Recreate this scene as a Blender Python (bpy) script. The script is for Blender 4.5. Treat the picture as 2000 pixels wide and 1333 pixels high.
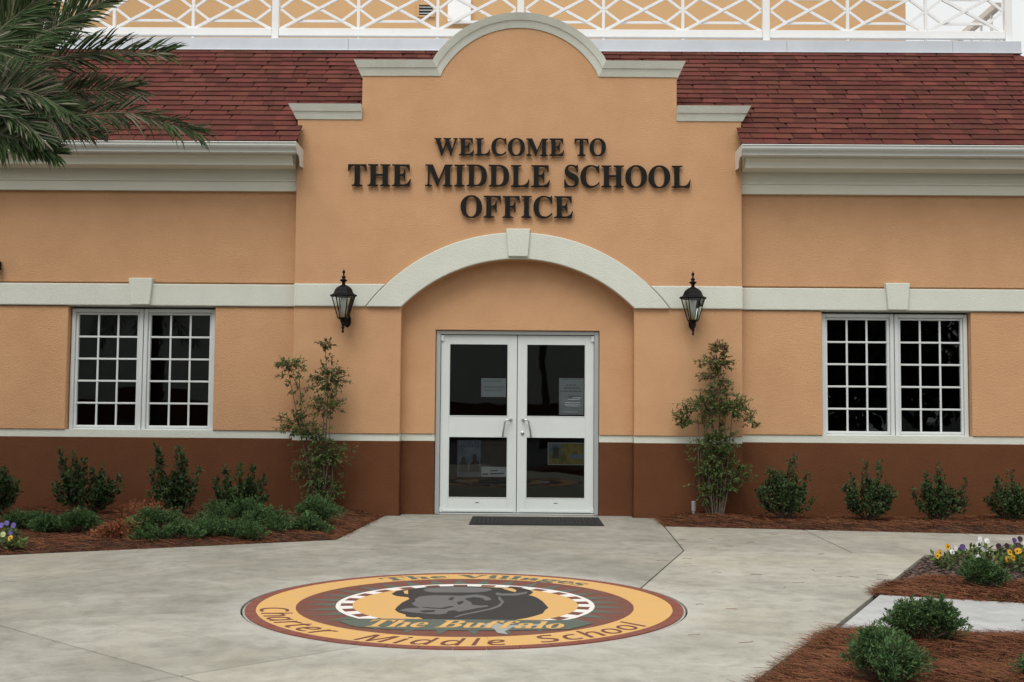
import bpy, math, random
import numpy as np
from mathutils import Vector, Matrix
from mathutils.geometry import tessellate_polygon

for o in list(bpy.data.objects):
    bpy.data.objects.remove(o, do_unlink=True)
SC = bpy.context.scene
COL = SC.collection
R = math.radians
random.seed(11)

# ------------------------------------------------------------------ camera
cam_data = bpy.data.cameras.new('camera')
cam_data.sensor_width = 36.0
cam_data.lens = 39.84
cam_data.clip_start = 0.1
cam_data.clip_end = 600
cam = bpy.data.objects.new('camera', cam_data)
COL.objects.link(cam)
YAW, PITCH, ROLL = 0.0104, 0.0613, 0.0079
fwd = Vector((-math.sin(YAW) * math.cos(PITCH), math.cos(YAW) * math.cos(PITCH), math.sin(PITCH)))
right0 = Vector((math.cos(YAW), math.sin(YAW), 0))
up0 = right0.cross(fwd)
rgt = right0 * math.cos(ROLL) + up0 * math.sin(ROLL)
upv = up0 * math.cos(ROLL) - right0 * math.sin(ROLL)
m = Matrix.Identity(4)
for i in range(3):
    m[i][0], m[i][1], m[i][2] = rgt[i], upv[i], -fwd[i]
    m[i][3] = (0.0735, -13.0947, 1.2143)[i]
cam.matrix_world = m
SC.camera = cam

# ------------------------------------------------------------------ sky, sun, exposure
SUN_EL, SUN_AZ = R(56), R(195)          # azimuth clockwise from +Y: behind the camera, a little to its left
world = bpy.data.worlds.new('World')
SC.world = world
world.use_nodes = True
nt = world.node_tree
nt.nodes.clear()
sky = nt.nodes.new('ShaderNodeTexSky')
sky.sky_type = 'NISHITA'
sky.sun_disc = False
sky.sun_elevation = SUN_EL
sky.sun_rotation = SUN_AZ
sky.air_density = 1.0
sky.dust_density = 6.0
sky.ozone_density = 1.0
hs = nt.nodes.new('ShaderNodeHueSaturation')
hs.inputs['Saturation'].default_value = 0.10
mixs = nt.nodes.new('ShaderNodeMix')
mixs.data_type = 'RGBA'
mixs.inputs['Factor'].default_value = 0.72
mixs.inputs['B'].default_value = (8.8, 8.95, 8.9, 1)    # even cloud deck
bg = nt.nodes.new('ShaderNodeBackground')
bg.inputs['Strength'].default_value = 0.10
wo = nt.nodes.new('ShaderNodeOutputWorld')
nt.links.new(sky.outputs[0], hs.inputs['Color'])
nt.links.new(hs.outputs[0], mixs.inputs['A'])
nt.links.new(mixs.outputs['Result'], bg.inputs['Color'])
nt.links.new(bg.outputs[0], wo.inputs['Surface'])

sun_d = bpy.data.lights.new('sun', 'SUN')
sun_d.energy = 1.3
sun_d.angle = R(35)
sun_d.color = (1.0, 0.97, 0.92)
sun = bpy.data.objects.new('sun', sun_d)
COL.objects.link(sun)
sdir = Vector((math.sin(SUN_AZ) * math.cos(SUN_EL), math.cos(SUN_AZ) * math.cos(SUN_EL), math.sin(SUN_EL)))
sun.rotation_euler = sdir.to_track_quat('Z', 'Y').to_euler()
sun.location = (0, -10, 20)

SC.view_settings.view_transform = 'Standard'
SC.view_settings.look = 'None'
SC.view_settings.gamma = 1.0
SC.view_settings.use_curve_mapping = False
SC.view_settings.exposure = 0.27
SC.cycles.max_bounces = 8
SC.cycles.transparent_max_bounces = 16

# ------------------------------------------------------------------ mesh helpers
class MB:
    """collects shapes; build() links them as ONE mesh object"""
    def __init__(self):
        self.v = []; self.f = []; self.mi = []; self.cur = 0
    def add(self, vs, fs):
        n = len(self.v)
        self.v.extend([tuple(p) for p in vs])
        for f in fs:
            self.f.append(tuple(n + i for i in f)); self.mi.append(self.cur)
    def box(self, x0, x1, y0, y1, z0, z1):
        self.add([(x0,y0,z0),(x1,y0,z0),(x1,y1,z0),(x0,y1,z0),(x0,y0,z1),(x1,y0,z1),(x1,y1,z1),(x0,y1,z1)],
                 [(0,3,2,1),(4,5,6,7),(0,1,5,4),(1,2,6,5),(2,3,7,6),(3,0,4,7)])
        return self
    def prism(self, poly, a, b, axis='y'):
        """poly: 2D outline; axis y: (x,z) from y=a to b; axis z: (x,y) from z=a to b; axis x: (y,z) from x=a to b"""
        n = len(poly)
        mk = {'y': lambda p, t: (p[0], t, p[1]), 'z': lambda p, t: (p[0], p[1], t), 'x': lambda p, t: (t, p[0], p[1])}[axis]
        area = sum(poly[i][0] * poly[(i+1) % n][1] - poly[(i+1) % n][0] * poly[i][1] for i in range(n))
        if (area < 0) != (axis == 'y'):
            poly = poly[::-1]
        if axis == 'y':
            poly = poly[::-1] if False else poly
        lo = [mk(p, a) for p in poly]; hi = [mk(p, b) for p in poly]
        fs = [tuple(range(n))[::-1], tuple(range(n, 2*n))]
        fs += [(i, (i+1) % n, n + (i+1) % n, n + i) for i in range(n)]
        self.add(lo + hi, fs)
        return self
    def tube(self, pts, rad, n=8, cap=True):
        pts = [Vector(p) for p in pts]
        if not hasattr(rad, '__len__'): rad = [rad] * len(pts)
        vs = []; fs = []
        ref = None
        for i, p in enumerate(pts):
            t = (pts[min(i+1, len(pts)-1)] - pts[max(i-1, 0)]).normalized()
            if ref is None:
                ref = Vector((0,0,1)) if abs(t.z) < .9 else Vector((1,0,0))
            u = t.cross(ref).normalized(); w = u.cross(t).normalized(); ref = w
            for k in range(n):
                a = 2*math.pi*k/n
                vs.append(p + (u*math.cos(a) + w*math.sin(a)) * rad[i])
        for i in range(len(pts)-1):
            for k in range(n):
                k2 = (k+1) % n
                fs.append((i*n+k, (i+1)*n+k, (i+1)*n+k2, i*n+k2))
        if cap:
            fs.append(tuple(range(n))); fs.append(tuple((len(pts)-1)*n + k for k in range(n))[::-1])
        self.add(vs, fs)
        return self
    def lathe(self, prof, n=24, c=(0,0,0), rot=0.0):
        vs = []; fs = []
        for r, z in prof:
            for k in range(n):
                a = rot + 2*math.pi*k/n
                vs.append((c[0] + r*math.cos(a), c[1] + r*math.sin(a), c[2] + z))
        for i in range(len(prof)-1):
            for k in range(n):
                k2 = (k+1) % n
                fs.append((i*n+k, i*n+k2, (i+1)*n+k2, (i+1)*n+k))
        fs.append(tuple(range(n))[::-1]); fs.append(tuple((len(prof)-1)*n + k for k in range(n)))
        self.add(vs, fs)
        return self
    def loft(self, secs, closed_ends=True):
        n = len(secs[0]); vs = [p for s in secs for p in s]; fs = []
        for i in range(len(secs)-1):
            for k in range(n):
                k2 = (k+1) % n
                fs.append((i*n+k, i*n+k2, (i+1)*n+k2, (i+1)*n+k))
        if closed_ends:
            fs.append(tuple(range(n))[::-1]); fs.append(tuple((len(secs)-1)*n + k for k in range(n)))
        self.add(vs, fs)
        return self
    def mesh(self, name, mat, smooth=False):
        me = bpy.data.meshes.new(name)
        me.from_pydata(self.v, [], self.f)
        mats = mat if isinstance(mat, (list, tuple)) else [mat]
        for q in mats: me.materials.append(q)
        if len(mats) > 1: me.polygons.foreach_set('material_index', self.mi)
        if smooth: me.polygons.foreach_set('use_smooth', [True]*len(me.polygons))
        me.update()
        return me
    def build(self, name, mat, parent=None, bevel=0, smooth=False, seg=2):
        o = bpy.data.objects.new(name, self.mesh(name, mat, smooth))
        COL.objects.link(o)
        if parent: o.parent = parent
        if bevel:
            b = o.modifiers.new('bevel', 'BEVEL'); b.width = bevel; b.segments = seg; b.limit_method = 'ANGLE'; b.angle_limit = R(30)
        fix_normals(o.data)
        return o

import bmesh
def fix_normals(me):
    bm = bmesh.new(); bm.from_mesh(me)
    bmesh.ops.recalc_face_normals(bm, faces=bm.faces)
    bm.to_mesh(me); bm.free()

def obj(name, me, parent=None, loc=None):
    o = bpy.data.objects.new(name, me); COL.objects.link(o)
    if parent: o.parent = parent
    if loc: o.location = loc
    return o

def tag(o, label=None, cat=None, group=None, kind=None):
    if label: o['label'] = label
    if cat: o['category'] = cat
    if group: o['group'] = group
    if kind: o['kind'] = kind
    return o

def thing(name, label, cat, loc=(0,0,0), group=None):
    o = bpy.data.objects.new(name, None); COL.objects.link(o)
    o.location = loc; o.empty_display_size = 0.1
    return tag(o, label, cat, group)

# ------------------------------------------------------------------ materials
def new_mat(name):
    mt = bpy.data.materials.new(name); mt.use_nodes = True
    return mt, mt.node_tree, mt.node_tree.nodes['Principled BSDF']

def material(name, col, rough=0.6, var=0.0, vscale=3.0, bump=0.0, bscale=80.0, metal=0.0, spec=0.5, col2=None, rnd=0.0, bdist=0.01, trans=0.0, hue=0.0, streak=None):
    """plain surface: base colour, a second colour mixed in by noise, random value per island/object, fine relief"""
    mt, t, b = new_mat(name)
    b.inputs['Roughness'].default_value = rough
    b.inputs['Metallic'].default_value = metal
    b.inputs['Specular IOR Level'].default_value = spec
    geo = t.nodes.new('ShaderNodeNewGeometry')
    pos = geo.outputs['Position']
    c = t.nodes.new('ShaderNodeRGB'); c.outputs[0].default_value = (*col, 1)
    out = c.outputs[0]
    if var or col2:
        nz = t.nodes.new('ShaderNodeTexNoise'); nz.inputs['Scale'].default_value = vscale; nz.inputs['Detail'].default_value = 6; nz.inputs['Roughness'].default_value = .62
        if streak:
            mp = t.nodes.new('ShaderNodeMapping'); mp.inputs['Scale'].default_value = streak
            t.links.new(pos, mp.inputs['Vector']); t.links.new(mp.outputs[0], nz.inputs['Vector'])
        else:
            t.links.new(pos, nz.inputs['Vector'])
        rp = t.nodes.new('ShaderNodeMapRange'); rp.inputs['From Min'].default_value = .32; rp.inputs['From Max'].default_value = .68
        t.links.new(nz.outputs[0], rp.inputs['Value'])
        mx = t.nodes.new('ShaderNodeMix'); mx.data_type = 'RGBA'
        c2 = col2 if col2 else tuple(max(0, q*(1-var)) for q in col)
        mx.inputs['B'].default_value = (*c2, 1)
        t.links.new(rp.outputs[0], mx.inputs['Factor']); t.links.new(out, mx.inputs['A']); out = mx.outputs['Result']
    if rnd:
        oi = t.nodes.new('ShaderNodeObjectInfo')
        ad = t.nodes.new('ShaderNodeMath'); ad.operation = 'ADD'
        t.links.new(oi.outputs['Random'], ad.inputs[0]); t.links.new(geo.outputs['Random Per Island'], ad.inputs[1])
        fr = t.nodes.new('ShaderNodeMath'); fr.operation = 'FRACT'; t.links.new(ad.outputs[0], fr.inputs[0])
        mr = t.nodes.new('ShaderNodeMapRange'); mr.inputs['To Min'].default_value = 1-rnd; mr.inputs['To Max'].default_value = 1+rnd
        t.links.new(fr.outputs[0], mr.inputs['Value'])
        hv = t.nodes.new('ShaderNodeHueSaturation')
        t.links.new(mr.outputs[0], hv.inputs['Value']); t.links.new(out, hv.inputs['Color'])
        if hue:
            wn = t.nodes.new('ShaderNodeTexWhiteNoise'); wn.noise_dimensions = '1D'; t.links.new(fr.outputs[0], wn.inputs['W'])
            mh = t.nodes.new('ShaderNodeMapRange'); mh.inputs['To Min'].default_value = .5-hue; mh.inputs['To Max'].default_value = .5+hue
            t.links.new(wn.outputs['Value'], mh.inputs['Value']); t.links.new(mh.outputs[0], hv.inputs['Hue'])
        out = hv.outputs[0]
    t.links.new(out, b.inputs['Base Color'])
    if trans:
        b.inputs['Transmission Weight'].default_value = 0
        tr = t.nodes.new('ShaderNodeBsdfTranslucent'); t.links.new(out, tr.inputs['Color'])
        ms = t.nodes.new('ShaderNodeMixShader'); ms.inputs[0].default_value = trans
        om = [n for n in t.nodes if n.type == 'OUTPUT_MATERIAL'][0]
        t.links.new(b.outputs[0], ms.inputs[1]); t.links.new(tr.outputs[0], ms.inputs[2]); t.links.new(ms.outputs[0], om.inputs['Surface'])
    if bump:
        n2 = t.nodes.new('ShaderNodeTexNoise'); n2.inputs['Scale'].default_value = bscale; n2.inputs['Detail'].default_value = 4
        t.links.new(pos, n2.inputs['Vector'])
        bp = t.nodes.new('ShaderNodeBump'); bp.inputs['Strength'].default_value = bump; bp.inputs['Distance'].default_value = bdist
        t.links.new(n2.outputs[0], bp.inputs['Height']); t.links.new(bp.outputs[0], b.inputs['Normal'])
    return mt

M = {}
M['stucco'] = material('peach_stucco', (.60,.347,.187), .9, col2=(.545,.308,.163), vscale=2.2, bump=.6, bscale=75, bdist=.014, spec=.2)
M['stucco_far'] = material('peach_stucco_far', (.60,.375,.19), .9, col2=(.575,.355,.178), vscale=2.0, bump=.3, bscale=60, spec=.2)
M['brown'] = material('brown_stucco', (.130,.048,.019), .85, col2=(.110,.039,.015), vscale=3.0, bump=.55, bscale=70, bdist=.012, spec=.25)
M['trim'] = material('pale_trim_stucco', (.66,.68,.60), .85, col2=(.62,.64,.565), vscale=4, bump=.5, bscale=75, bdist=.01, spec=.2)
M['cap'] = material('parapet_cap_paint', (.74,.765,.68), .8, col2=(.68,.70,.61), vscale=5, bump=.4, bscale=75, spec=.2)
M['cornice'] = material('cornice_paint', (.78,.785,.68), .55, col2=(.72,.725,.62), vscale=3, streak=(.6,1,3))
M['gutter'] = material('gutter_enamel', (.70,.73,.69), .35, var=.08, vscale=2)
M['shingle'] = material('red_shingle', (.135,.039,.029), .95, col2=(.095,.032,.025), vscale=7, rnd=.24, hue=.008, bump=.6, bscale=160, spec=.15)
M['flash'] = material('roof_edge_metal', (.60,.63,.67), .38, var=.1, vscale=3, metal=.35)
M['rail'] = material('white_rail_paint', (.86,.86,.85), .5, var=.05, vscale=6)
M['upvc'] = material('window_white', (.66,.69,.68), .4, var=.06, vscale=4)
M['door'] = material('door_white_enamel', (.66,.70,.68), .38, var=.05, vscale=3)
M['steel'] = material('brushed_steel', (.55,.55,.54), .3, metal=1.0)
M['alu'] = material('aluminium', (.42,.44,.43), .45, metal=.4)
M['black'] = material('black_letter_enamel', (.010,.0105,.010), .7, spec=.15)
M['lantern'] = material('black_lantern_metal', (.006,.006,.007), .55, spec=.14)
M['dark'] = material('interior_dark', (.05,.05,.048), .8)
M['seal'] = material('dark_seal', (.02,.02,.02), .6)
M['pipe'] = material('grey_pvc', (.30,.30,.31), .5, var=.15, vscale=30)
M['candle'] = material('milk_glass', (.75,.76,.74), .3)
M['brass'] = material('brass_socket', (.5,.38,.15), .35, metal=.8)
M['mat'] = material('door_mat_rubber', (.022,.022,.023), .95, var=.4, vscale=60, bump=.8, bscale=220)
M['soil'] = material('soil', (.06,.045,.035), .95, var=.5, vscale=6, bump=.6, bscale=30)
M['asphalt'] = material('asphalt', (.05,.05,.052), .9, var=.3, vscale=4, bump=.4, bscale=90)
M['straw_base'] = material('pine_straw_mat', (.085,.034,.018), .95, col2=(.03,.013,.008), vscale=22, bump=1, bscale=60, bdist=.03)
M['needle'] = material('pine_needle', (.15,.060,.029), .8, rnd=.65, hue=.02, spec=.15)
M['mulch'] = material('bark_mulch', (.035,.022,.017), .95, col2=(.015,.011,.009), vscale=30, bump=1, bscale=60, bdist=.03)
M['chip'] = material('bark_chip', (.085,.05,.037), .9, rnd=.7, hue=.02)
M['shrub'] = material('glossy_shrub_leaf', (.034,.062,.018), .5, spec=.22, rnd=.55, hue=.025, trans=.18)
M['nandina'] = material('nandina_leaf', (.085,.122,.036), .5, spec=.25, rnd=.5, hue=.03, trans=.25)
M['nandina_red'] = material('nandina_red_leaf', (.17,.035,.03), .5, rnd=.4, trans=.2)
M['juniper'] = material('juniper_needle', (.075,.135,.048), .65, spec=.2, rnd=.6, hue=.03, trans=.12)
M['juniper_dry'] = material('dry_juniper', (.25,.085,.035), .8, rnd=.5, hue=.02, trans=.1)
M['juniper_yellow'] = material('yellow_juniper', (.22,.17,.05), .8, rnd=.4, hue=.02, trans=.1)
M['stem'] = material('brown_stem', (.10,.06,.04), .85, var=.4, vscale=30)
M['cane'] = material('nandina_cane', (.14,.11,.085), .85, var=.5, vscale=30)
M['palm'] = material('palm_leaflet', (.068,.108,.042), .45, spec=.3, rnd=.65, hue=.03, trans=.16)
M['palm_grey'] = material('palm_leaflet_pale', (.22,.20,.14), .55, rnd=.5, hue=.03, trans=.12)
M['rachis'] = material('palm_rachis', (.16,.17,.085), .55, var=.3, vscale=20)
M['bark'] = material('palm_bark', (.13,.095,.065), .95, col2=(.06,.045,.035), vscale=18, bump=1, bscale=30, bdist=.05)
M['oak_leaf'] = material('oak_leaf', (.035,.06,.022), .6, rnd=.5, hue=.02, trans=.1)
for nm, c in (('yellow',(.75,.42,.02)),('white',(.80,.80,.80)),('violet',(.10,.045,.22)),('maroon',(.035,.008,.022)),('lime',(.55,.60,.30)),('blue',(.17,.13,.42)),('eye',(.10,.03,.01))):
    M['petal_'+nm] = material('petal_'+nm, c, .6, rnd=.15, trans=.2)
M['paper'] = material('paper_white', (.60,.63,.66), .8)
M['ink'] = material('print_ink', (.12,.13,.15), .8)

def glass_mat(name, tint):
    mt, t, b = new_mat(name)
    t.nodes.remove(b)
    om = [n for n in t.nodes if n.type == 'OUTPUT_MATERIAL'][0]
    tr = t.nodes.new('ShaderNodeBsdfTransparent'); tr.inputs[0].default_value = (*tint, 1)
    gl = t.nodes.new('ShaderNodeBsdfGlossy'); gl.inputs['Roughness'].default_value = .012; gl.inputs['Color'].default_value = (.95,1,.98,1)
    fr = t.nodes.new('ShaderNodeFresnel'); fr.inputs['IOR'].default_value = 1.5
    nz = t.nodes.new('ShaderNodeTexNoise'); nz.inputs['Scale'].default_value = 2.2
    geo = t.nodes.new('ShaderNodeNewGeometry'); t.links.new(geo.outputs['Position'], nz.inputs['Vector'])
    bp = t.nodes.new('ShaderNodeBump'); bp.inputs['Strength'].default_value = .04; bp.inputs['Distance'].default_value = .02
    t.links.new(nz.outputs[0], bp.inputs['Height']); t.links.new(bp.outputs[0], gl.inputs['Normal'])
    mx = t.nodes.new('ShaderNodeMixShader')
    t.links.new(fr.outputs[0], mx.inputs[0]); t.links.new(tr.outputs[0], mx.inputs[1]); t.links.new(gl.outputs[0], mx.inputs[2])
    t.links.new(mx.outputs[0], om.inputs['Surface'])
    return mt
M['glass'] = glass_mat('tinted_glass', (.42,.45,.44))
M['glass_door'] = glass_mat('door_glass', (.62,.65,.65))
M['glass_clear'] = glass_mat('lantern_glass', (.93,.95,.93))

# concrete: blotches, grain, brushed streaks and a bleached halo scrubbed round the medallion
MED = (-0.279, -5.89)
def concrete_mat(name, c1, c2, halo=True):
    mt, t, b = new_mat(name)
    b.inputs['Roughness'].default_value = .82
    b.inputs['Specular IOR Level'].default_value = .3
    geo = t.nodes.new('ShaderNodeNewGeometry'); pos = geo.outputs['Position']
    def noise(scale, det, rough=.6, dist=0):
        n = t.nodes.new('ShaderNodeTexNoise'); n.inputs['Scale'].default_value = scale; n.inputs['Detail'].default_value = det
        n.inputs['Roughness'].default_value = rough; n.inputs['Distortion'].default_value = dist
        t.links.new(pos, n.inputs['Vector']); return n.outputs[0]
    def ramp(v, a, bb, lo=0., hi=1.):
        r = t.nodes.new('ShaderNodeMapRange'); r.inputs['From Min'].default_value = a; r.inputs['From Max'].default_value = bb
        r.inputs['To Min'].default_value = lo; r.inputs['To Max'].default_value = hi
        t.links.new(v, r.inputs['Value']); return r.outputs[0]
    def mix(f, a, bcol):
        x = t.nodes.new('ShaderNodeMix'); x.data_type = 'RGBA'
        t.links.new(f, x.inputs['Factor'])
        if isinstance(a, tuple): x.inputs['A'].default_value = (*a, 1)
        else: t.links.new(a, x.inputs['A'])
        x.inputs['B'].default_value = (*bcol, 1)
        return x.outputs['Result']
    oi = t.nodes.new('ShaderNodeObjectInfo')
    base = mix(ramp(noise(1.1, 8, .68, .6), .33, .66), c1, c2)
    base = mix(ramp(noise(5.5, 8, .7, .4), .45, .68, 0, .55), base, tuple(q*.62 for q in c2))
    base = mix(ramp(noise(2.4, 6, .7, .5), .55, .75, 0, .35), base, tuple(min(1, q*1.35) for q in c1))
    base = mix(ramp(noise(38, 5, .75), .52, .78, 0, .30), base, tuple(q*.55 for q in c2))
    base = mix(ramp(noise(0.7, 4, .6), .5, .7, 0, .28), base, (c1[0]*1.05, c1[1]*.98, c1[2]*.78))
    base = mix(ramp(noise(160, 2, .5), .64, .72, 0, .45), base, tuple(q*.4 for q in c2))
    if halo:
        sp = t.nodes.new('ShaderNodeVectorMath'); sp.operation = 'DISTANCE'
        fl = t.nodes.new('ShaderNodeVectorMath'); fl.operation = 'MULTIPLY'; fl.inputs[1].default_value = (1,1,0)
        t.links.new(pos, fl.inputs[0]); t.links.new(fl.outputs[0], sp.inputs[0]); sp.inputs[1].default_value = (MED[0], MED[1], 0)
        ad = t.nodes.new('ShaderNodeMath'); ad.operation = 'ADD'
        t.links.new(sp.outputs['Value'], ad.inputs[0]); t.links.new(ramp(noise(3.5, 6, .7), .3, .7, -.16, .16), ad.inputs[1])
        base = mix(ramp(ad.outputs[0], 1.60, 1.36, 0, .38), base, (.54,.53,.50))
    hv = t.nodes.new('ShaderNodeHueSaturation'); t.links.new(base, hv.inputs['Color'])
    t.links.new(ramp(oi.outputs['Random'], 0, 1, .95, 1.05), hv.inputs['Value'])
    t.links.new(hv.outputs[0], b.inputs['Base Color'])
    bp = t.nodes.new('ShaderNodeBump'); bp.inputs['Strength'].default_value = .35; bp.inputs['Distance'].default_value = .006
    t.links.new(noise(55, 5, .7), bp.inputs['Height']); t.links.new(bp.outputs[0], b.inputs['Normal'])
    return mt
M['concrete'] = concrete_mat('walk_concrete', (.40,.392,.345), (.268,.262,.226))
SLAB_TONE = [.90, .90, .90, 1.08, .95, 1.02, 1.26, 1.10, .97, .97, 1.02]      # each pour cured and weathered to its own grey
for tn in sorted(set(SLAB_TONE)):
    M['concrete_%.2f' % tn] = concrete_mat('walk_concrete_%d' % round(tn*100), tuple(q*tn for q in (.412,.396,.342)), tuple(q*tn for q in (.272,.261,.220)))
M['concrete_new'] = concrete_mat('pale_concrete', (.50,.505,.50), (.40,.405,.40), halo=False)
# painted tile on the medallion: worn paint, hairline scratches
def tile_mat(name, col, wear=.16):
    mt, t, b = new_mat(name)
    b.inputs['Roughness'].default_value = .55
    geo = t.nodes.new('ShaderNodeNewGeometry')
    n = t.nodes.new('ShaderNodeTexNoise'); n.inputs['Scale'].default_value = 7; n.inputs['Detail'].default_value = 9; n.inputs['Roughness'].default_value = .72
    t.links.new(geo.outputs['Position'], n.inputs['Vector'])
    r = t.nodes.new('ShaderNodeMapRange'); r.inputs['From Min'].default_value = .42; r.inputs['From Max'].default_value = .74; r.inputs['To Max'].default_value = min(1, wear*3.2)
    t.links.new(n.outputs[0], r.inputs['Value'])
    x = t.nodes.new('ShaderNodeMix'); x.data_type = 'RGBA'; x.inputs['A'].default_value = (*col, 1)
    g = sum(col)/3; x.inputs['B'].default_value = (*(q*.45+.55*(g*.8+.06) for q in col), 1)
    t.links.new(r.outputs[0], x.inputs['Factor']); t.links.new(x.outputs['Result'], b.inputs['Base Color'])
    return mt
M['t_yellow'] = tile_mat('medallion_yellow', (.68,.40,.13), .10)
M['t_red'] = tile_mat('medallion_brick_red', (.22,.055,.035), .2)
M['t_maroon'] = tile_mat('medallion_maroon', (.17,.050,.032), .2)
M['t_green'] = tile_mat('medallion_green', (.085,.115,.09), .25)
M['t_white'] = tile_mat('medallion_white', (.78,.76,.72), .06)
M['t_char'] = tile_mat('medallion_charcoal', (.020,.021,.023), .07)
M['t_grey'] = tile_mat('medallion_grey', (.125,.125,.128), .2)
M['t_scuff'] = tile_mat('medallion_scuff', (.33,.35,.33), .3)
M['t_brown'] = tile_mat('medallion_letter_brown', (.15,.04,.03), .15)
# ------------------------------------------------------------------ ground, slabs, beds
def arc(cx, cy, r, a0, a1, n):
    return [(cx + r*math.cos(R(a0 + (a1-a0)*i/n)), cy + r*math.sin(R(a0 + (a1-a0)*i/n))) for i in range(n+1)]

gr = MB(); gr.add([(-150,-150,-.045),(150,-150,-.045),(150,150,-.045),(-150,150,-.045)], [(0,1,2,3)])
tag(gr.build('ground', M['asphalt']), kind='structure')

pav = thing('pavement', None, None)
tag(pav, kind='structure')
def inset(poly, d):
    n = len(poly)
    a = sum(poly[i][0]*poly[(i+1)%n][1] - poly[(i+1)%n][0]*poly[i][1] for i in range(n))
    if a < 0: poly = poly[::-1]
    out = []
    for i in range(n):
        p0, p1, p2 = (Vector(poly[(i+k) % n]) for k in (-1, 0, 1))
        e1 = (p1-p0).normalized(); e2 = (p2-p1).normalized()
        n1 = Vector((-e1.y, e1.x)); n2 = Vector((-e2.y, e2.x))
        b = n1 + n2
        k = d / max(.3, (1 + n1.dot(n2)))
        out.append(tuple(p1 + b*k))
    return out
RC = 1.372
def cpt(x, y):
    v = Vector((x-MED[0], y-MED[1])).normalized()*RC
    return (MED[0]+v.x, MED[1]+v.y), math.degrees(math.atan2(v.y, v.x))
c1, A1 = cpt(.967,-5.134); c8, A8 = cpt(-1.509,-5.05); c9, A9 = cpt(-1.653,-6.189); c10, A10 = cpt(-.76,-7.227); c5, A5 = cpt(.908,-6.606)
def marc(a0, a1):        # counter-clockwise round the medallion
    while a1 < a0: a1 += 360
    return arc(MED[0], MED[1], RC, a0, a1, max(4, int((a1-a0)/5)))
k1 = (1.493,-3.03); f7 = (-2.68,-4.19); q7 = (-4.03,-5.63); m9 = (-2.95,-6.63); x1 = (-1.475,-7.88); bl = (-1.667,-2.474)
SLABS = [
 [(-1.345,.20),(1.345,.20),(1.345,-.012),(1.6,-.012),(1.58,-.95),k1] + marc(A1, A8) + [f7, bl, (-1.51,-.012),(-1.345,-.012)],
 [bl, f7, q7, (-9.5,-11.6), (-12,-7.8)],
 [f7] + marc(A8, A9) + [m9, q7],
 marc(A9, A10) + [x1, m9],
 [q7, m9, x1, (-5.4,-11.6), (-9.5,-11.6)],
 [x1, (.303,-9.445), (-.85,-11.62), (-5.4,-11.6)],
 marc(A10, A5) + [(1.64,-6.90), (1.12,-7.89), (.303,-9.445), x1],
 marc(A5, A1) + [k1, (2.953,-3.09), (3.56,-3.17), (2.43,-5.40), (1.83,-6.59), (1.64,-6.90)],
 [(1.58,-.95), k1, (2.953,-3.09), (3.0,-1.17)],
 [(3.0,-1.17), (2.953,-3.09), (3.56,-3.17), (3.9,-3.10), (4.577,-2.93), (4.577,-1.40)],
 [(4.577,-1.40), (4.577,-2.93), (11,-3.6), (11,-2.3)],
]
for i, s in enumerate(SLABS):
    MB().prism(inset(s, .0062), -.12, 0.0, 'z').build('concrete_slab', M['concrete_%.2f' % SLAB_TONE[i]], pav, bevel=.004)
path = MB().prism(inset([(2.445,-5.43),(1.855,-6.60),(2.95,-6.75),(7.5,-7.3),(7.5,-6.9),(3.4,-5.75)], .012), -.10, .012, 'z').build('path', M['concrete_new'], None, bevel=.008)
tag(path, kind='structure')

def in_poly(P, poly):
    x, y = P[:,0], P[:,1]; ins = np.zeros(len(P), bool); n = len(poly)
    for i in range(n):
        x0,y0 = poly[i]; x1_,y1_ = poly[(i+1)%n]
        c = ((y0 > y) != (y1_ > y))
        with np.errstate(divide='ignore', invalid='ignore'):
            xi = (x1_-x0)*(y-y0)/(y1_-y0+1e-12)+x0
        ins ^= c & (x < xi)
    return ins
def dist_poly(P, poly):
    d = np.full(len(P), 1e9); n = len(poly)
    for i in range(n):
        a = np.array(poly[i]); b = np.array(poly[(i+1)%n]); ab = b-a
        t = np.clip(((P-a)@ab)/(ab@ab), 0, 1)
        d = np.minimum(d, np.linalg.norm(P-(a+t[:,None]*ab), axis=1))
    return np.where(in_poly(P, poly), d, -d)
def bump_field(P, seed, amp):
    rs = np.random.RandomState(seed); h = np.zeros(len(P))
    for k in range(26):
        fr = rs.uniform(1.5, 16); an = rs.uniform(0, 6.28); ph = rs.uniform(0, 6.28)
        h += np.sin((P[:,0]*math.cos(an)+P[:,1]*math.sin(an))*fr+ph)/(fr**.7)
    return amp*h/2.2
def bed_height(P, poly, seed, top):
    d = dist_poly(P, poly)
    s = np.clip(d/.30, 0, 1); s = s*s*(3-2*s)
    h = -.018 + top*s + bump_field(P, seed, .022)*np.clip(d/.2, 0, 1)
    return np.where(d <= 0, -.03, h), d
def np_mesh(name, V, F, mats, mi=None, smooth=False):
    me = bpy.data.meshes.new(name)
    k = F.shape[1]
    me.vertices.add(len(V)); me.vertices.foreach_set('co', V.astype(np.float32).ravel())
    me.loops.add(F.size); me.loops.foreach_set('vertex_index', F.astype(np.int32).ravel())
    me.polygons.add(len(F)); me.polygons.foreach_set('loop_start', np.arange(0, F.size, k, dtype=np.int32))
    me.polygons.foreach_set('loop_total', np.full(len(F), k, np.int32))
    for q in (mats if isinstance(mats, list) else [mats]): me.materials.append(q)
    if mi is not None: me.polygons.foreach_set('material_index', mi.astype(np.int32))
    if smooth: me.polygons.foreach_set('use_smooth', np.ones(len(F), bool))
    me.update(calc_edges=True); me.validate()
    return me
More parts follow.
